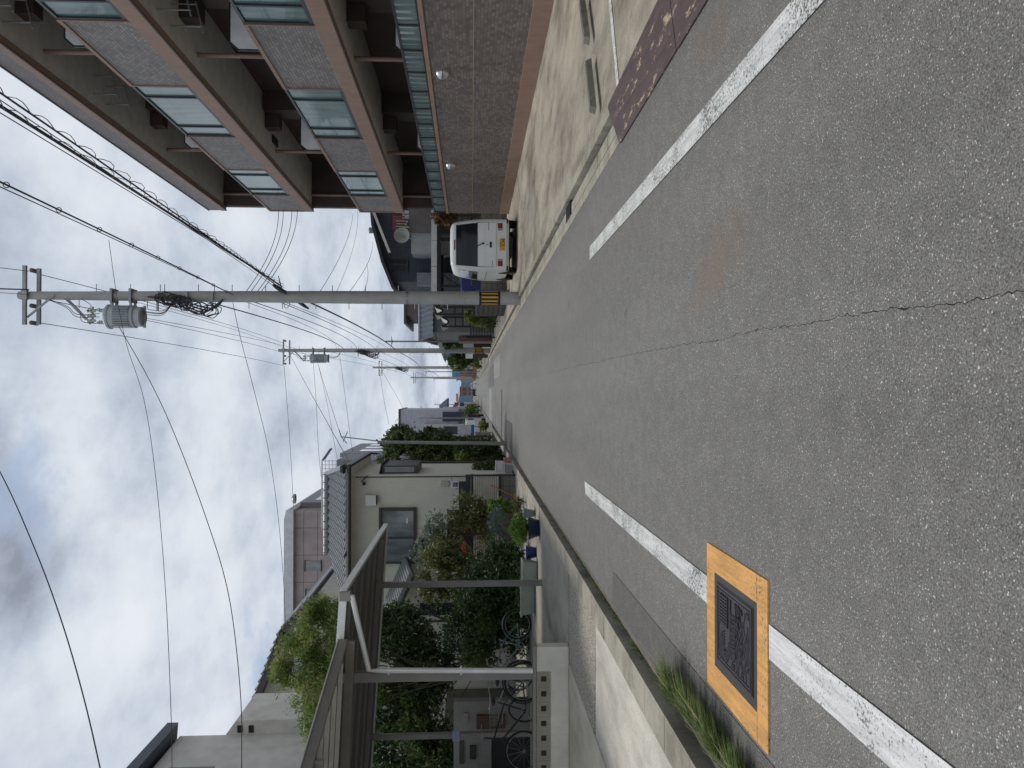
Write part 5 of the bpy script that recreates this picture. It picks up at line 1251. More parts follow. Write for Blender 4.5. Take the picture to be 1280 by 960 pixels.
# ================================================================== right side beyond the van
LAT = M('lattice_block', (.12, .12, .12), .85)
def lattice(p, q, z0, z1, label, cols, rows):
    p = Vector(p); q = Vector(q); d = q-p; mb = MB(); n = Vector((-d.y, d.x, 0)).normalized()*.06
    def blk(f0, f1, a, b_):
        A = p+d*f0; B = p+d*f1
        mb.add([A-n+Vector((0,0,a)), B-n+Vector((0,0,a)), B+n+Vector((0,0,a)), A+n+Vector((0,0,a)), A-n+Vector((0,0,b_)), B-n+Vector((0,0,b_)), B+n+Vector((0,0,b_)), A+n+Vector((0,0,b_))], [(0,3,2,1),(4,5,6,7),(0,1,5,4),(1,2,6,5),(2,3,7,6),(3,0,4,7)])
    for i in range(rows+1): z_ = z0+(z1-z0)*i/rows; blk(0, 1, z_-.035, z_+.035)
    for i in range(cols+1): f = i/cols; w = .03/d.length; blk(max(0, f-w), min(1, f+w), z0, z1)
    return tag(mb.build('lattice_wall', LAT), label, 'wall')
a = G(642, 352, .04); b_ = G(630, 398, .04)
lattice((a.x, a.y+2.4, 0), (b_.x+.15, b_.y, 0), .04, 1.15, 'grey pierced lattice block wall running behind the nearest pole', 26, 6)
tag(box(a.x, 7.6, 28.3, 28.45, .04, 1.0).build('rear_wall', m_tiles('rear_block', ((.23, .22, .20), (.19, .185, .17)), .4, .2, .008, (.08, .08, .07), 'XZ', .9, True)), 'grey block wall closing the back of the parking lot behind the van', 'wall')
# navy house
Yn = 37
NAVY = m_lines('navy_siding', (.045, .055, .075), .18, 'Z', .5, .6, .6)
P = [at(463, 250, Yn), at(466, 285, Yn), at(478, 330, Yn), at(491, 362, Yn)]
pe = at(480, 352, Yn)
h = thing('navy_house', 'dark navy sided house with sloping roof and satellite dish behind the white van', 'house', (P[1].x+1, Yn+4, 0))
MB().prism([(10.5, 0), (pe.x, 0), (pe.x, P[3].z+.05), (P[2].x, P[2].z-.1), (P[1].x, P[1].z-.1), (10.5, P[0].z)], Yn, Yn+8, 'y').build('wall', NAVY, h)
rf = MB()
for i in range(3): a, b_ = P[i], P[i+1]; rf.slab([(a.x, Yn-.6, a.z), (b_.x, Yn-.6, b_.z), (b_.x, Yn+8.5, b_.z), (a.x, Yn+8.5, a.z)], .14)
rf.build('roof', M('dark_roof_metal', (.05, .055, .065), .45, .3), h)
a, b_ = at(467, 265, Yn-.7), at(487, 316, Yn-.7); MB().bar((a.x, Yn-.7, a.z), (b_.x, Yn-.7, b_.z), .1, .12).build('roof_flashing', CPW, h)
B = pbox(486, 324, 508, 338, Yn, 0, 0); w = box(B[0], B[1], Yn-.05, Yn-.003, B[4], B[5]).build('window', GLASSD, h)
MB().box(B[0]-.06, B[1]+.06, Yn-.09, Yn-.051, B[4]-.08, B[4]).box(B[0]-.06, B[1]+.06, Yn-.09, Yn-.051, B[5], B[5]+.08).box((B[0]+B[1])/2-.04, (B[0]+B[1])/2+.04, Yn-.09, Yn-.051, B[4], B[5]).build('frame', FRAME, w)
B = pbox(514, 291, 546, 316, 35.5, 0, 0); box(B[0], B[1], 35.5, Yn-.01, 0, B[5]).build('porch_block', M('pale_panelled_wall', (.42, .42, .41), .7), h)
B2 = pbox(511, 250, 546, 291, 35.4, 0, 0); box(B[1]+.003, B2[1], 35.4, Yn-.01, 0, B2[5]).build('balcony_block', m_lines('taupe_siding', (.17, .155, .145), .15, 'Z', .4), h)
B3 = pbox(505, 262, 511, 272, 35.4, 0, 0); box(B3[0], B3[1], 35.6, 35.8, B2[5]+.003, B3[5]+.1).build('balcony_panel', WHITE, h)
br = MB(); x = B[0]
while x < B2[1]: br.bar((x, 35.45, B2[5]), (x, 35.45, B2[5]+.75), .03, .03, (0, 1, 0)); x += .22
br.bar((B[0], 35.45, B2[5]+.77), (B2[1], 35.45, B2[5]+.77), .05, .05); br.build('balcony_rail', BLACK, h)
B = pbox(521, 341, 546, 356, Yn-.6, 0, 0); box(B[0], B[1], Yn-.6, Yn-.01, 0, B[5]).build('side_block', M('grey_block_wall', (.22, .23, .25), .7), h)
for (x, y, c, nm, lb) in ((497, 278, (.26, .06, .08), 'hanging_laundry', 'pink and red laundry hanging on the navy house balcony'), (501, 284, (.42, .38, .30), 'hanging_laundry', 'beige cloth hanging beside the satellite dish')):
    q = at(x, y, 35.3); mb = MB()
    for k in range(5): mb.box(q.x-.3+.13*k, q.x-.22+.13*k, 35.28, 35.31, q.z-.28-.05*(k % 3), q.z+.2)
    mb.box(q.x-.35, q.x+.4, 35.28, 35.30, q.z+.2, q.z+.225); tag(mb.build(nm, M('cloth%d' % y, c, .9)), lb, 'laundry')
q = at(503, 296, 35.0); t = thing('satellite_dish', 'round pale satellite dish on the navy house balcony', 'satellite dish', (q.x, 35.2, q.z-.5))
pr = [(.001, .0)]+[(.05*i, -.011*i*i/2) for i in range(1, 8)]+[(.352, -.262), (.001, .02)]
MB().lathe(pr, (q.x, 34.9, q.z), 20, 'y').build('dish', M('dish_white', (.42, .42, .38), .5), t, smooth=True)
MB().tube([(q.x, 35.35, q.z-.5), (q.x, 35.3, q.z), (q.x-.05, 34.55, q.z-.1)], .03, 6).build('arm', STEEL, t)
tag(MB().tube([at(472, 286, Yn+1), at(466, 287, Yn+1)], .05, 6).tube([at(468, 283, Yn+1), at(468, 292, Yn+1)], .03, 6).lathe([(.001, 0), (.14, .03), (.16, .2), (.001, .3)], at(467, 288, Yn+1), 10).build('roof_fitting', STEEL), 'small grey roof vent fitting on the verge of the navy house', 'roof vent')
# black framed carport with the white beam
Yc = 31
q = at(543, 366, Yc); r_ = at(543, 278, Yc)
t = thing('white_beam_carport', 'black framed carport with a long white fascia beam behind the van', 'carport', ((q.x+r_.x)/2, Yc+2, .04))
z0, z1 = at(546, 366, Yc).z, at(539, 366, Yc).z; xr_ = r_.x+1.6
box(q.x, xr_, Yc, Yc+.12, z0, z1).build('fascia', WHITE, t)
fs_ = MB(); k = q.x
while k < xr_: fs_.box(k, k+.025, Yc-.004, Yc-.0005, z0+.01, z1-.01); k += 1.05
fs_.build('fascia_joint', STEEL, t)
MB().box(q.x, xr_, Yc+.01, Yc+.11, z0-.16, z0-.003).box(q.x, xr_, Yc+5, Yc+5.1, z0-.1, z1-.05).box(q.x, q.x+.1, Yc+.13, Yc+4.99, z0-.1, z0+.05).box(xr_-.1, xr_, Yc+.13, Yc+4.99, z0-.1, z0+.05).build('frame', BLACK, t)
box(q.x+.1, xr_-.1, Yc+.13, Yc+4.99, z1-.10, z1-.06).build('roof_sheet', CPU, t)
for x in (q.x+.3, q.x+2.2, xr_-.3): MB().box(x-.06, x+.06, Yc+.15, Yc+.27, .04, z0-.11).bar((x, Yc+.2, z0-.9), (x+.5, Yc+.2, z0-.2), .06, .06).build('post', BLACK, t)
gt = MB(); x = q.x+.4
while x < xr_: gt.box(x, x+.03, Yc+.4, Yc+.43, .1, 1.35); x += .16
gt.box(q.x+.3, xr_, Yc+.39, Yc+.44, 1.3, 1.37).box(q.x+.3, xr_, Yc+.39, Yc+.44, .1, .16).build('gate_bars', BLACK, t)
for k in range(3): MB().box(q.x+.5, xr_, Yc+.6, Yc+.63, 1.55+k*.25, 1.60+k*.25).build('rack_bar', STEEL, t)
tag(box(q.x+1.0, xr_+1, 36.6, 36.8, .04, 2.6).build('dark_screen', BLACK), 'black screen wall at the back of the carport behind the van', 'wall')
q = at(578, 347, 30); tag(MB().box(q.x-.55, q.x+.2, 29.6, 30.4, .9, 1.75).box(q.x-.5, q.x+.15, 29.65, 30.35, .04, .899).build('blue_tarp', PLB, bevel=.06), 'bright blue tarp covered load beside the left side of the van', 'tarp')
# next house on: curved gates, tiled roof
Yt = 45
t = thing('tiled_house', 'low house with a wavy grey tiled roof beyond the nearest pole', 'house', (at(560, 400, Yt).x, Yt+3, 0))
x0, x1 = at(535, 421, Yt).x, at(535, 372, Yt).x; ze, zr_ = at(544, 400, Yt).z, at(526, 400, Yt+3.4).z
box(x0+.3, x1, Yt+.4, Yt+8, 0, ze+.05).build('wall', M('grey_plaster', (.24, .24, .235), .85), t)
tile_roof(x0, x1, Yt, ze+.1, Yt+3.4, zr_, .3, .3).build('roof', M('roof_tile_blue', (.14, .17, .21), .35, .1, dirt=.2, var=.25, scale=10), t, smooth=True)
MB().slab([(x0, Yt+3.4, zr_), (x1, Yt+3.4, zr_), (x1, Yt+8.4, ze+.3), (x0, Yt+8.4, ze+.3)], .1).tube([(x0, Yt+3.4, zr_+.05), (x1, Yt+3.4, zr_+.05)], .12, 8).build('roof_back', TILE, t)
MB().prism([(Yt+.05, ze+.08), (Yt+8.4, ze+.28), (Yt+3.4, zr_-.05)], x0+.3, x0+.4, 'x').build('gable_end', M('grey_plaster', (.24,)*3), t)
Yq = 40
for i, (xx, ya, yb) in enumerate(((545, 384, 393), (551, 393, 405))):
    B = pbox(xx, ya, xx+7, yb, Yq, 0, 0)
    pts = [(B[0]+(B[1]-B[0])*k/8, B[5]-.35*math.sin(k/8*math.pi)) for k in range(9)]
    t = thing('folding_gate', ['black carport canopy with curved top nearer the pole', 'second black curved canopy to the left of the first'][i], 'canopy', ((B[0]+B[1])/2, Yq+i*1.5, 0))
    fr = MB().tube([(p[0], Yq+i*1.5, p[1]) for p in pts], .05, 6)
    for k in (0, 8): fr.tube([(pts[k][0], Yq+i*1.5, 0), (pts[k][0], Yq+i*1.5, pts[k][1])], .05, 6)
    for zz in (1.2, 1.8, 2.2): fr.tube([(B[0], Yq+i*1.5, zz), (B[1], Yq+i*1.5, zz)], .035, 5)
    fr.build('frame', BLACK, t)
    MB().add([(p[0], Yq+i*1.5+dy, p[1]+.06) for p in pts for dy in (0, 3)], [(2*k, 2*k+1, 2*k+3, 2*k+2) for k in range(8)]).build('canopy_sheet', CPW, t)
B = pbox(590, 404, 612, 421, 42, 0, 0)
t = thing('black_gate', 'black slatted front gate beyond the yellow green bush', 'gate', ((B[0]+B[1])/2, 42, .03)); mb = MB(); zz = .1
while zz < 1.45: mb.box(B[0], B[1], 42, 42.03, zz, zz+.05); zz += .085
mb.build('slats', BLACK, t); MB().box(B[0]-.08, B[0], 41.98, 42.05, .03, 1.6).box(B[1], B[1]+.08, 41.98, 42.05, .03, 1.6).build('post', BLACK, t)
B = pbox(573, 421, 610, 428, 48, 0, 0)
tag(box(B[0], B[1]+.0, 48, 49.2, .03, B[5]).build('brick_wall', m_tiles('red_brick', ((.30, .12, .08), (.22, .09, .06)), .22, .08, .01, (.2, .18, .16), 'XZ', .85)), 'narrow red brick gate wall before the second pole', 'wall')
for (x0, y0, x1, y1, Y, lb) in ((579, 427, 592, 434.5, 51, 'white notice board on the near side of the second pole'), (582, 442, 591, 448, 60, 'white notice board on the far side of the second pole')):
    B = pbox(x0, y0, x1, y1, Y, 0, 0); t = thing('notice_board', lb, 'sign', ((B[0]+B[1])/2, Y, .03))
    box(B[0], B[1], Y, Y+.08, B[4], B[5]).build('board', WHITE, t)
    box(B[0]+.05, B[1]-.05, Y+.09, Y+.3, .03, B[4]+.05).build('dark_base', M('dark_brown', (.05, .04, .035), .7), t)
t = thing('brown_house', 'flat dark brown building rising behind the grey tiled roof', 'building', (at(515, 392, 62).x, 64, 0))
B = pbox(508, 382, 526, 403, 62, 0, 0); box(B[0]+.6, B[1]+2, 62, 70, 0, B[5]).build('wall', m_lines('brown_siding', (.12, .085, .075), .3, 'Z', .4), t)
box(B[0], B[0]+.597, 62.5, 70, 0, B[5]-.8).build('lower_wing', m_lines('brown_siding2', (.10, .075, .068), .3, 'Z', .4), t)
box(B[0]-.1, B[1]+2.1, 61.9, 70.1, B[5]+.003, B[5]+.2).build('roof_edge', TRIM, t)
# blocks between
q = at(545, 421, 75)
# ================================================================== far end: houses on both sides
rf_ = random.Random(21)
cols = [('far_cream', (.40, .38, .33)), ('far_brown', (.20, .12, .09)), ('far_grey', (.26, .27, .28)), ('far_white', (.5, .5, .5)), ('far_tan', (.30, .24, .18)), ('far_blue', (.20, .26, .34))]
cname = ['cream', 'brown', 'grey', 'white', 'tan', 'pale blue']
def far_house(x0, x1, y0, y1, hh, ci, roof, label):
    t = thing('far_house', label, 'house', ((x0+x1)/2, (y0+y1)/2, 0), group='houses along the far street')
    w = box(x0, x1, y0, y1, 0, hh).build('wall', M(*cols[ci]), t)
    if roof: MB().prism([(x0-.4, hh), (x1+.4, hh), ((x0+x1)/2, hh+1.3)], y0-.4, y1+.4, 'y').build('roof', TILE, t)
    else: box(x0-.1, x1+.1, y0-.1, y1+.1, hh+.003, hh+.3).build('roof', TRIM, t)
    s = x1 if x1 < 0 else x0
    for k in range(2 if hh > 4 else 1):
        for j in range(2):
            xx = x0+(x1-x0)*(.25+.45*j); box(xx-.6, xx+.6, y0-.05, y0-.003, 1+k*2.7, 2.2+k*2.7).build('window', GLASSD, t)
i = 0
for y in (66, 79, 92, 106, 120, 134, 150, 166, 184, 204, 226, 250):
    ci = rf_.randrange(6) if y != 150 else 1; hh = rf_.choice([3.2, 3.6, 5.0, 5.6]) if y < 140 else rf_.choice([3.4, 4.6, 5.6])
    x0 = 4.6+rf_.random()*1.2 if y < 180 else 3.6
    far_house(x0, x0+6+rf_.random()*3, y+1, y+10, hh, ci, rf_.random() < .5, '%s walled house %s, right side of the far street' % (cname[ci], ['just past the tiled house', 'behind the round green tree', 'level with the third pole', 'just past the third pole', 'short of the fourth pole', 'level with the fourth pole', 'just past the fourth pole', 'well past the fourth pole', 'far past the fourth pole', 'third from the end', 'second from the end', 'at the end'][i])); i += 1
i = 0
for y in (150, 166, 184, 204, 226, 250):
    ci = rf_.randrange(6); hh = rf_.choice([3.4, 5.2, 5.8])
    x1 = -3.0-rf_.random()*.8
    far_house(x1-8, x1, y, y+9, hh, ci, rf_.random() < .5, '%s walled house %s, left of the far street' % (cname[ci], ['just beyond the blue grey house', 'second beyond the blue grey house', 'third beyond the blue grey house', 'third from the end', 'second from the end', 'at the end'][i])); i += 1
far_house(-1.6, 2.2, 330, 338, 6.0, 1, False, 'brown building closing the far end of the street')
# house plots behind the visible rows so the sides are closed
far_house(-16, -4.2, 66, 76, 5.5, 2, True, 'grey house between the dark trees and the lilac building')
# far cars and a pedestrian strip of small things
def car(label, loc, col, rz=0):
    t = thing('parked_car', label, 'car', loc, rz, 'cars far down the street'); k = dict(parent=t, local=True)
    MB().prism([(-2, .3), (2, .3), (2, .75), (1.1, .9), (.5, 1.4), (-1.5, 1.42), (-2, .9)], -.8, .8, 'x').build('body', col, bevel=.06, **k)
    MB().prism([(-2.01, .95), (-1.6, 1.36), (-1.58, 1.36), (-1.99, .95)], -.68, .68, 'x').prism([(-1.6, .95), (.9, .95), (.45, 1.33), (-1.4, 1.33)], -.81, .81, 'x').build('glass', GLASSD, **k)
    for x in (-.7, .7):
        for y in (-1.3, 1.3): MB().lathe([(.1, -.1), (.31, -.1), (.31, .1), (.1, .1)], (x, y, .31), 14, 'x').build('wheel', RUB, **k)
    for x in (-.65, .65): MB().box(x-.12, x+.12, -2.03, -1.98, .6, .78).build('tail_light', REDL, **k)
car('silver car parked far down the left kerb', (-2.9, 118, 0), M('car_silver', (.42, .43, .45), .3, .5, dirt=0))
car('black car standing in the far street', (-.2, 190, 0), BLACK)
car('white car far down beside the end of the street', (1.8, 230, 0), VANW)
car('dark car parked on the right side past the third pole', (4.0, 102, 0), FRAME)
for i, (x, y, Y, hh, w_, c, lb) in enumerate(((-2.6, 0, 112, 5.2, .7, (.5, .5, .48), 'white vertical shop sign standing on the left beyond the lilac building'), (3.6, 0, 110, 4.2, .9, (.55, .42, .08), 'yellow sign board on a post to the right past the third pole'), (-2.7, 0, 128, 6.0, .5, (.5, .5, .5), 'tall narrow white sign farther down the left side'), (3.4, 0, 150, 5.0, 1.0, (.10, .25, .45), 'blue sign board far down the right side'), (3.2, 0, 175, 4.4, .8, (.5, .16, .1), 'red brown sign board at the far right of the street'))):
    t = thing('street_sign', lb, 'sign', (x, Y, 0))
    MB().tube([(x, Y, 0), (x, Y, hh)], .05, 6).build('post', STEEL, t)
    box(x-w_/2, x+w_/2, Y-.12, Y-.055, hh-1.6, hh).build('board', M('sign%d' % i, c, .5), t)
for i, (x, Y, hh) in enumerate(((-2.5, 74, 6.5), (-2.6, 108, 8.5), (-2.6, 160, 9.0), (3.1, 118, 8.5), (3.0, 175, 10.0))):
    t = thing('lamp_post', ['slim lamp post on the left by the parked trucks', 'slim pole on the left beside the lilac building', 'slim pole farther down the left kerb', 'slim steel pole on the right between the third and fourth poles', 'slim pole at the far right kerb beyond the last utility pole'][i], 'pole', (x, Y, 0))
    MB().tube([(x, Y, 0), (x, Y, hh)], [.09, .06], 8).build('shaft', STEEL, t)
    s_ = 1 if x < 0 else -1
    MB().tube([(x, Y, hh-.4), (x+s_*.7, Y, hh-.1)], .035, 6).build('arm', STEEL, t)
# far hills
mb = MB(); vs = []
for i in range(61):
    x = -300+i*10; hgt = 10+8*noise.noise(Vector((x*.012, 0, 2)))+3*noise.noise(Vector((x*.06, 5, 2))); vs += [(x, 590, -.3), (x, 596, hgt)]
mb.add(vs, [(2*i, 2*i+2, 2*i+3, 2*i+1) for i in range(60)]); struct('hill', mb, M('far_hill', (.10, .15, .20), 1, dirt=0, bmp=0))
# ================================================================== vegetation
BARK = M('bark', (.075, .058, .042), .9, dirt=.2)
L_DARK = m_leaf('leaf_dark', (.020, .040, .012), (.055, .095, .028), (.15, .20, .07), 2.0)
L_MID = m_leaf('leaf_mid', (.035, .065, .015), (.09, .145, .035), (.22, .27, .09), 2.4)
L_FEA = m_leaf('leaf_feather', (.07, .12, .02), (.19, .28, .05), (.52, .50, .24), 1.6, .4)
L_YEL = m_leaf('leaf_yellow', (.07, .09, .02), (.17, .20, .045), (.34, .36, .12), 3, .35)
L_BLU = m_leaf('leaf_bluish', (.05, .085, .07), (.10, .16, .13), (.2, .27, .22), 5)
L_BRO = m_leaf('leaf_olive', (.05, .065, .02), (.15, .17, .055), (.36, .34, .15), 3)
L_BRIGHT = m_leaf('leaf_bright', (.06, .13, .018), (.13, .25, .035), (.26, .38, .08), 5)
L_RUST = m_leaf('leaf_rust', (.08, .04, .015), (.18, .10, .04), (.34, .22, .10), 5)
def bl(x, y, Y, rx, rz_, ry=None):
    """crown blob centred on a picture point at depth Y, radii in picture pixels"""
    c = at(x, y, Y); k = Y/F; return (c.x, c.y, c.z, ry_(ry, rx, k), ry if ry else rx*k, rz_*k)
def ry_(ry, rx, k): return rx*k
# (rx = half width across the street in px, rz = half height in px)
plant('feathery_tree', 'pale green feathery tree with straw coloured tips rising over the carport roof', 'tree', (at(600, 850, 17.8).x, 17.8, 0),
      [bl(372, 828, 17.8, 36, 30), bl(394, 792, 17.8, 38, 26), bl(402, 862, 17.8, 40, 34), bl(352, 838, 17.8, 22, 13), bl(412, 905, 17.8, 28, 34), bl(405, 762, 17.8, 20, 22), bl(440, 840, 17.8, 60, 40)], 42000, .10, L_FEA, .045, BARK, 3, 3, .25, asp=4.5, droop=.5, shell=.3)
plant('dark_tree', 'dark green tree filling the space under the carport roof next to the drain pipe', 'tree', (at(600, 800, 18.6).x, 18.6, 0),
      [bl(500, 800, 18.6, 38, 40), bl(530, 840, 18.6, 34, 40), bl(490, 775, 18.6, 22, 28), bl(500, 880, 18.6, 45, 50), bl(510, 930, 18.6, 40, 60)], 30000, .11, L_DARK, .035, BARK, 4, 4, .15)
plant('garden_shrub', 'bushy olive green shrub with bare twigs in front of the beige house window', 'shrub', (at(620, 705, 20.4).x, 20.4, 0),
      [bl(548, 690, 20.4, 20, 20), bl(545, 718, 20.4, 20, 20), bl(570, 695, 20.4, 18, 20), bl(542, 740, 20.4, 14, 16), bl(560, 735, 20.4, 14, 14)], 7000, .085, L_BRO, .035, BARK, 12, 5, .5)
plant('grey_green_shrub', 'small leaved grey green shrub touching the corner of the house window', 'shrub', (at(620, 668, 21).x, 21, 0),
      [bl(527, 668, 21, 18, 14), bl(545, 662, 21, 18, 18), bl(520, 690, 21, 18, 10)], 5000, .085, m_leaf('leaf_greygreen', (.07, .10, .07), (.2, .25, .19), (.45, .5, .4), 6), .035, BARK, 6, 6, .4)
plant('young_tree', 'loose young tree growing in front of the slatted fence', 'tree', (at(635, 640, 21.6).x, 21.6, 0),
      [bl(573, 625, 21.6, 14, 12), bl(588, 640, 21.6, 20, 22), bl(572, 650, 21.6, 20, 14), bl(605, 655, 21.6, 20, 18)], 6000, .085, L_BRO, .03, BARK, 7, 7, .45)
plant('hedge', 'dense dark hedge of small leaves behind the planter troughs', 'hedge', (at(640, 740, 17.7).x, 17.7, 0),
      [bl(615, 720, 17.7, 44, 28), bl(612, 765, 17.7, 46, 34), bl(640, 735, 17.7, 56, 22), bl(588, 745, 17.7, 34, 24), bl(630, 690, 17.7, 22, 26), bl(640, 790, 17.7, 30, 24), bl(580, 790, 17.7, 26, 40)], 36000, .075, L_DARK, .05, BARK, 5, 8, .12, shell=.4)
plant('light_bush', 'lighter green bush low behind the bicycles', 'shrub', (at(640, 780, 17.2).x, 17.2, 0),
      [bl(625, 785, 17.2, 20, 22), bl(600, 815, 17.2, 24, 24)], 5000, .075, L_MID, .03, BARK, 4, 9, .3)
plant('shade_shrub', 'leafy shrub in the deep shade beside the mailbox wall', 'shrub', (at(640, 950, 18).x, 18, 0),
      [bl(560, 945, 18, 30, 40), bl(520, 900, 18, 40, 30), bl(610, 960, 18, 30, 50)], 9000, .09, L_MID, .04, BARK, 5, 10, .3)
plant('round_bush', 'bright green clipped round bush growing in the navy pot', 'bush', (at(650, 662, 14.9).x, 14.9, .2),
      [bl(650, 662, 14.9, 18, 13), bl(652, 658, 14.9, 12, 10)], 7000, .040, L_BRIGHT, .02, BARK, 5, 12, .05, shell=.3)
plant('bluish_plant', 'bluish green thin leaved plant behind the round bush', 'plant', (at(645, 655, 18.5).x, 18.5, 0),
      [bl(621, 655, 18.5, 22, 11)], 2600, .07, L_BLU, .012, BARK, 6, 13, .4, asp=5)
plant('potted_plant', 'broad leaved green plant in front of the fence foot', 'plant', (at(645, 638, 19.6).x, 19.6, 0),
      [bl(624, 636, 19.6, 12, 13)], 1200, .10, L_BRIGHT, .014, BARK, 4, 14, .3, asp=1.6)
plant('yellow_green_bush', 'small yellow green bush by the small planter at the gutter', 'plant', (at(660, 632, 18.4).x, 18.4, 0),
      [bl(648, 629, 18.4, 15, 8)], 1600, .06, L_YEL, .012, BARK, 4, 15, .3)
plant('trough_plant', 'low foliage growing from the planter troughs', 'plant', (at(650, 735, 15.95).x, 15.95, .3),
      [bl(652, 714, 15.9, 12, 5), bl(650, 747, 16.1, 18, 6)], 1800, .05, L_DARK, .01, BARK, 3, 16, .3)
plant('house_plant', 'orange red flowering sprig before the house wall', 'flower', (at(640, 686, 20).x, 20, 0), [bl(580, 683, 20, 7, 5)], 160, .07, M('flower_red', (.5, .12, .07), .7), .01, BARK, 2, 17, 0)
plant('broadleaf_tree', 'large dark broadleaf tree beside the slim steel pole, left of the street', 'tree', (at(625, 566, 31.5).x-.4, 31.5, 0),
      [bl(500, 556, 31.5, 22, 20), bl(520, 568, 31.5, 26, 26), bl(545, 564, 31.5, 22, 26), bl(490, 575, 31.5, 14, 16), bl(500, 542, 31.5, 9, 12), bl(554, 545, 32, 8, 12), bl(535, 545, 32, 11, 14), bl(570, 574, 31.5, 20, 20)], 26000, .15, m_leaf('leaf_broad', (.025, .045, .015), (.08, .12, .04), (.32, .36, .17), 3.2), .12, BARK, 6, 18, .22, asp=2.4, shell=.45)
plant('lower_tree', 'dark leafy shrubbery under the broadleaf tree by the gutter', 'shrub', (at(630, 562, 30.2).x-.3, 30.2, 0),
      [bl(600, 573, 30.2, 26, 18), bl(612, 566, 30.0, 16, 12), bl(585, 568, 30.5, 22, 15), bl(622, 575, 29.6, 12, 9)], 14000, .11, L_DARK, .06, BARK, 5, 19, .15)
plant('golden_shrub', 'golden green upright shrub between the dark trees', 'shrub', (at(630, 574, 29.4).x, 29.4, 0),
      [bl(577, 573, 29.4, 8, 9), bl(590, 577, 29.4, 6, 10)], 2200, .08, L_YEL, .02, BARK, 4, 20, .3)
plant('wall_shrub', 'green shrub at the beige house corner behind the block wall', 'shrub', (at(625, 583, 26).x+.3, 26.2, 0),
      [bl(600, 585, 26, 7, 12), bl(612, 583, 26, 8, 8)], 1800, .08, L_MID, .02, BARK, 4, 21, .3)
plant('kerb_bush', 'small bush on the left kerb before the white kei truck', 'shrub', (-2.5, 58, 0), [bl(605, 532, 58, 6, 6)], 900, .14, L_YEL, .02, BARK, 3, 22, .3)
plant('far_hedge', 'dark hedge on the left beside the parked trucks', 'hedge', (-3.6, 90, 0), [bl(588, 520, 90, 10, 9), bl(590, 512, 95, 7, 8)], 2500, .25, L_MID, .05, BARK, 3, 23, .2)
plant('lilac_tree', 'dark tree top in front of the lilac building', 'tree', (at(600, 545, 50).x, 50, 0), [bl(540, 545, 50, 10, 14), bl(530, 550, 50, 8, 8), bl(562, 556, 50, 7, 12)], 3500, .2, L_DARK, .08, BARK, 4, 24, .3)
# right side
plant('planted_bush', 'yellow green bush beside the lattice wall beyond the nearest pole', 'shrub', (at(620, 394, 36).x, 36, 0), [bl(590, 396, 36, 9, 9), bl(600, 400, 36, 9, 8)], 3000, .10, L_YEL, .02, BARK, 4, 25, .25)
plant('kerb_shrub', 'low green shrub on the right kerb before the brick wall', 'shrub', (at(620, 404, 38).x, 38, 0), [bl(613, 404, 38, 8, 7), bl(617, 398, 36.5, 6, 4)], 2200, .09, L_MID, .02, BARK, 3, 26, .25)
plant('rusty_tree', 'reddish brown leaved small tree at the apartment corner', 'tree', (at(640, 270, 29.3).x, 29.3, 0), [bl(547, 272, 29.3, 8, 8), bl(560, 272, 29.3, 9, 11), bl(553, 268, 29.3, 10, 8)], 3200, .09, L_RUST, .03, BARK, 5, 27, .3)
plant('round_tree', 'rounded green tree behind the second pole on the right', 'tree', (at(598, 450, 74).x+.6, 74, 0), [bl(574, 451, 74, 10, 13), bl(567, 446, 74, 8, 8), bl(584, 450, 74, 10, 8), bl(576, 437, 74, 8, 12)], 6000, .28, L_MID, .15, BARK, 5, 28, .15)
plant('low_kerb_plants', 'low weeds and bushes on the right kerb past the second pole', 'plant', (at(600, 455, 78).x, 78, 0), [bl(597, 456, 78, 4, 4), bl(600, 447, 68, 4, 3)], 900, .18, L_YEL, .02, BARK, 2, 29, .2)
plant('courtyard_tree', 'dark green tree in the yard between the brick wall and the tiled house', 'tree', (at(600, 425, 52).x+.5, 54, 0), [bl(570, 425, 54, 8, 9), bl(560, 431, 54, 6, 6)], 1800, .2, L_DARK, .08, BARK, 4, 30, .25)
# ================================================================== sky, sun, camera
SUN = Vector((.12, -.36, -1.0)).normalized()
el = math.asin(-SUN.z); az = math.atan2(-SUN.x, -SUN.y)    # compass angle of the sun from +Y toward +X
w = bpy.data.worlds.new('World'); S.world = w; w.use_nodes = True; nt = w.node_tree
bg = nt.nodes['Background']; bg.inputs['Strength'].default_value = .1
sky = nt.nodes.new('ShaderNodeTexSky'); sky.sky_type = 'NISHITA'; sky.sun_disc = False
sky.sun_elevation = el; sky.sun_rotation = az; sky.altitude = 10; sky.air_density = 1.1; sky.dust_density = 1.2; sky.ozone_density = 1.5
tc = nt.nodes.new('ShaderNodeTexCoord'); sep = nt.nodes.new('ShaderNodeSeparateXYZ'); nt.links.new(tc.outputs['Generated'], sep.inputs[0])
def math_(op, a, b_=None, c_=None):
    n = nt.nodes.new('ShaderNodeMath'); n.operation = op
    for i, v in enumerate((a, b_, c_)):
        if v is None: continue
        if hasattr(v, 'is_linked'): nt.links.new(v, n.inputs[i])
        else: n.inputs[i].default_value = v
    return n.outputs[0]
zz = math_('ADD', math_('MAXIMUM', sep.outputs[2], 0.0), .22)
cb = nt.nodes.new('ShaderNodeCombineXYZ')
nt.links.new(math_('DIVIDE', sep.outputs[0], zz), cb.inputs[0]); nt.links.new(math_('DIVIDE', sep.outputs[1], zz), cb.inputs[1]); cb.inputs[2].default_value = .7
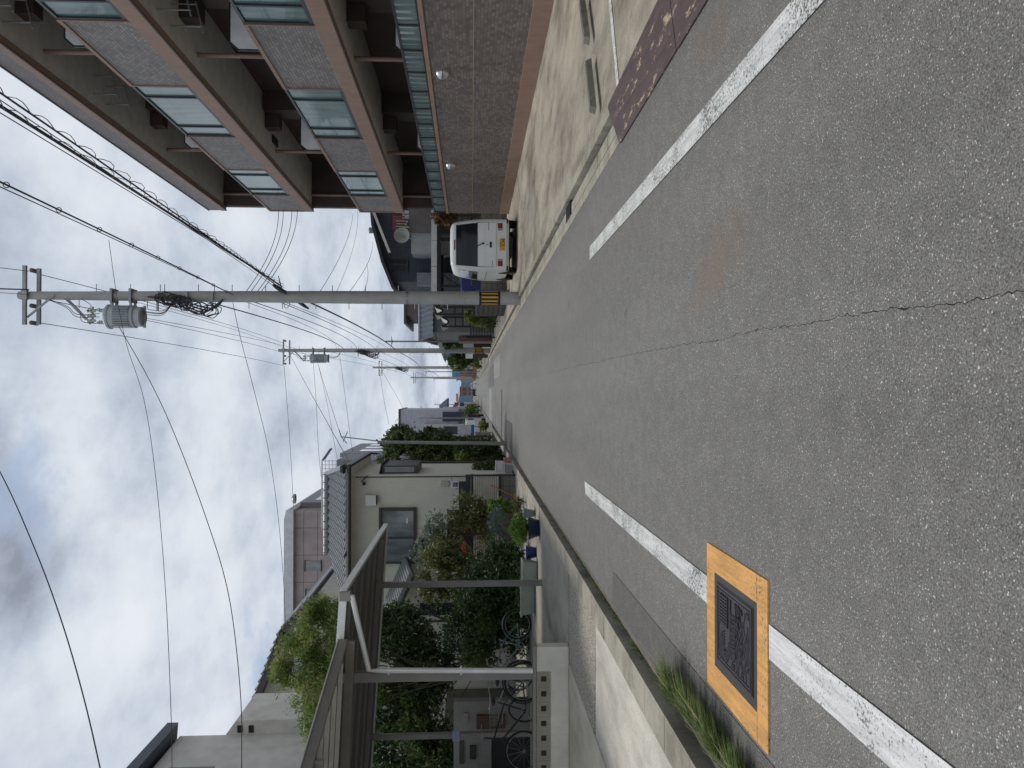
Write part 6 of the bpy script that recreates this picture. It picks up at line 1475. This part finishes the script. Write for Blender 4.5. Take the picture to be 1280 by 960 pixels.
n1 = noise_n(nt, mapping(nt, cb.outputs[0], (1, .8, 1)), 1.5, 10, .56); n2 = noise_n(nt, mapping(nt, cb.outputs[0], (1, 1, 1), loc=(3.1, 1.7, 0)), .9, 6, .5); n3 = noise_n(nt, mapping(nt, cb.outputs[0], (1, .7, 1), loc=(7.1, 2.2, 0)), 4.2, 8, .6)
bright = math_('ADD', math_('MULTIPLY', n1, .5), math_('ADD', math_('MULTIPLY', n2, .24), math_('MULTIPLY', n3, .26)))
def dirblob(px, py, rad):
    d = ray(px, py).normalized(); v = nt.nodes.new('ShaderNodeVectorMath'); v.operation = 'DISTANCE'
    nrm = nt.nodes.new('ShaderNodeVectorMath'); nrm.operation = 'NORMALIZE'; nt.links.new(tc.outputs['Generated'], nrm.inputs[0])
    nt.links.new(nrm.outputs[0], v.inputs[0]); v.inputs[1].default_value = d
    m = nt.nodes.new('ShaderNodeMapRange'); m.interpolation_type = 'SMOOTHSTEP'
    dd = math_('ADD', v.outputs['Value'], math_('MULTIPLY', math_('SUBTRACT', n1, .5), rad*1.6))
    nt.links.new(dd, m.inputs[0]); m.inputs[1].default_value = rad; m.inputs[2].default_value = rad*.15; m.inputs[3].default_value = 0; m.inputs[4].default_value = 1
    return m.outputs[0]
dk = math_('ADD', dirblob(70, 680, .21), math_('MULTIPLY', dirblob(20, 590, .13), .5))
bright = math_('SUBTRACT', bright, math_('MULTIPLY', dk, .13))
bright = math_('ADD', bright, math_('MULTIPLY', dirblob(408, 300, .09), .05))
cl = ramp(nt, bright, [(.39, (2.6, 2.9, 3.6)), (.45, (4.1, 4.6, 5.5)), (.50, (5.4, 5.95, 6.8)), (.545, (6.5, 6.95, 7.6)), (.61, (7.4, 7.75, 8.2))])
n4 = noise_n(nt, mapping(nt, cb.outputs[0], (1, 1, 1), loc=(1.3, 8.7, 0)), 2.0, 9, .6)
low = nt.nodes.new('ShaderNodeMapRange'); nt.links.new(sep.outputs[2], low.inputs[0]); low.inputs[1].default_value = .0; low.inputs[2].default_value = .12; low.inputs[3].default_value = .52; low.inputs[4].default_value = .235
ef = math_('SUBTRACT', n4, low.outputs[0]); cov = ramp(nt, ef, [(.0, 0), (.11, 1)])
final = mixc(nt, mixc(nt, sky.outputs[0], (3.6, 4.7, 6.6), .8), cl, cov)
nt.links.new(final, bg.inputs[0])
sl = bpy.data.lights.new('sun', 'SUN'); sl.energy = 1.5; sl.angle = R(12); sl.color = (1, .93, .83)
so = bpy.data.objects.new('sun', sl); COL.objects.link(so); so.rotation_euler = SUN.to_track_quat('-Z', 'Y').to_euler()
cam = bpy.data.cameras.new('camera'); co_ = bpy.data.objects.new('camera', cam); COL.objects.link(co_)
cam.sensor_width = 36; cam.lens = F/1280*36; cam.clip_end = 2000; cam.clip_start = .05
mt = Matrix((( -UP.x, RT.x, -FW.x), (-UP.y, RT.y, -FW.y), (-UP.z, RT.z, -FW.z))).to_4x4()
mt.translation = Vector((0, 0, H)); co_.matrix_world = mt
S.camera = co_
S.view_settings.view_transform = 'Standard'; S.view_settings.look = 'None'; S.view_settings.exposure = .12; S.view_settings.gamma = 1
S.cycles.max_bounces = 8; S.cycles.diffuse_bounces = 5
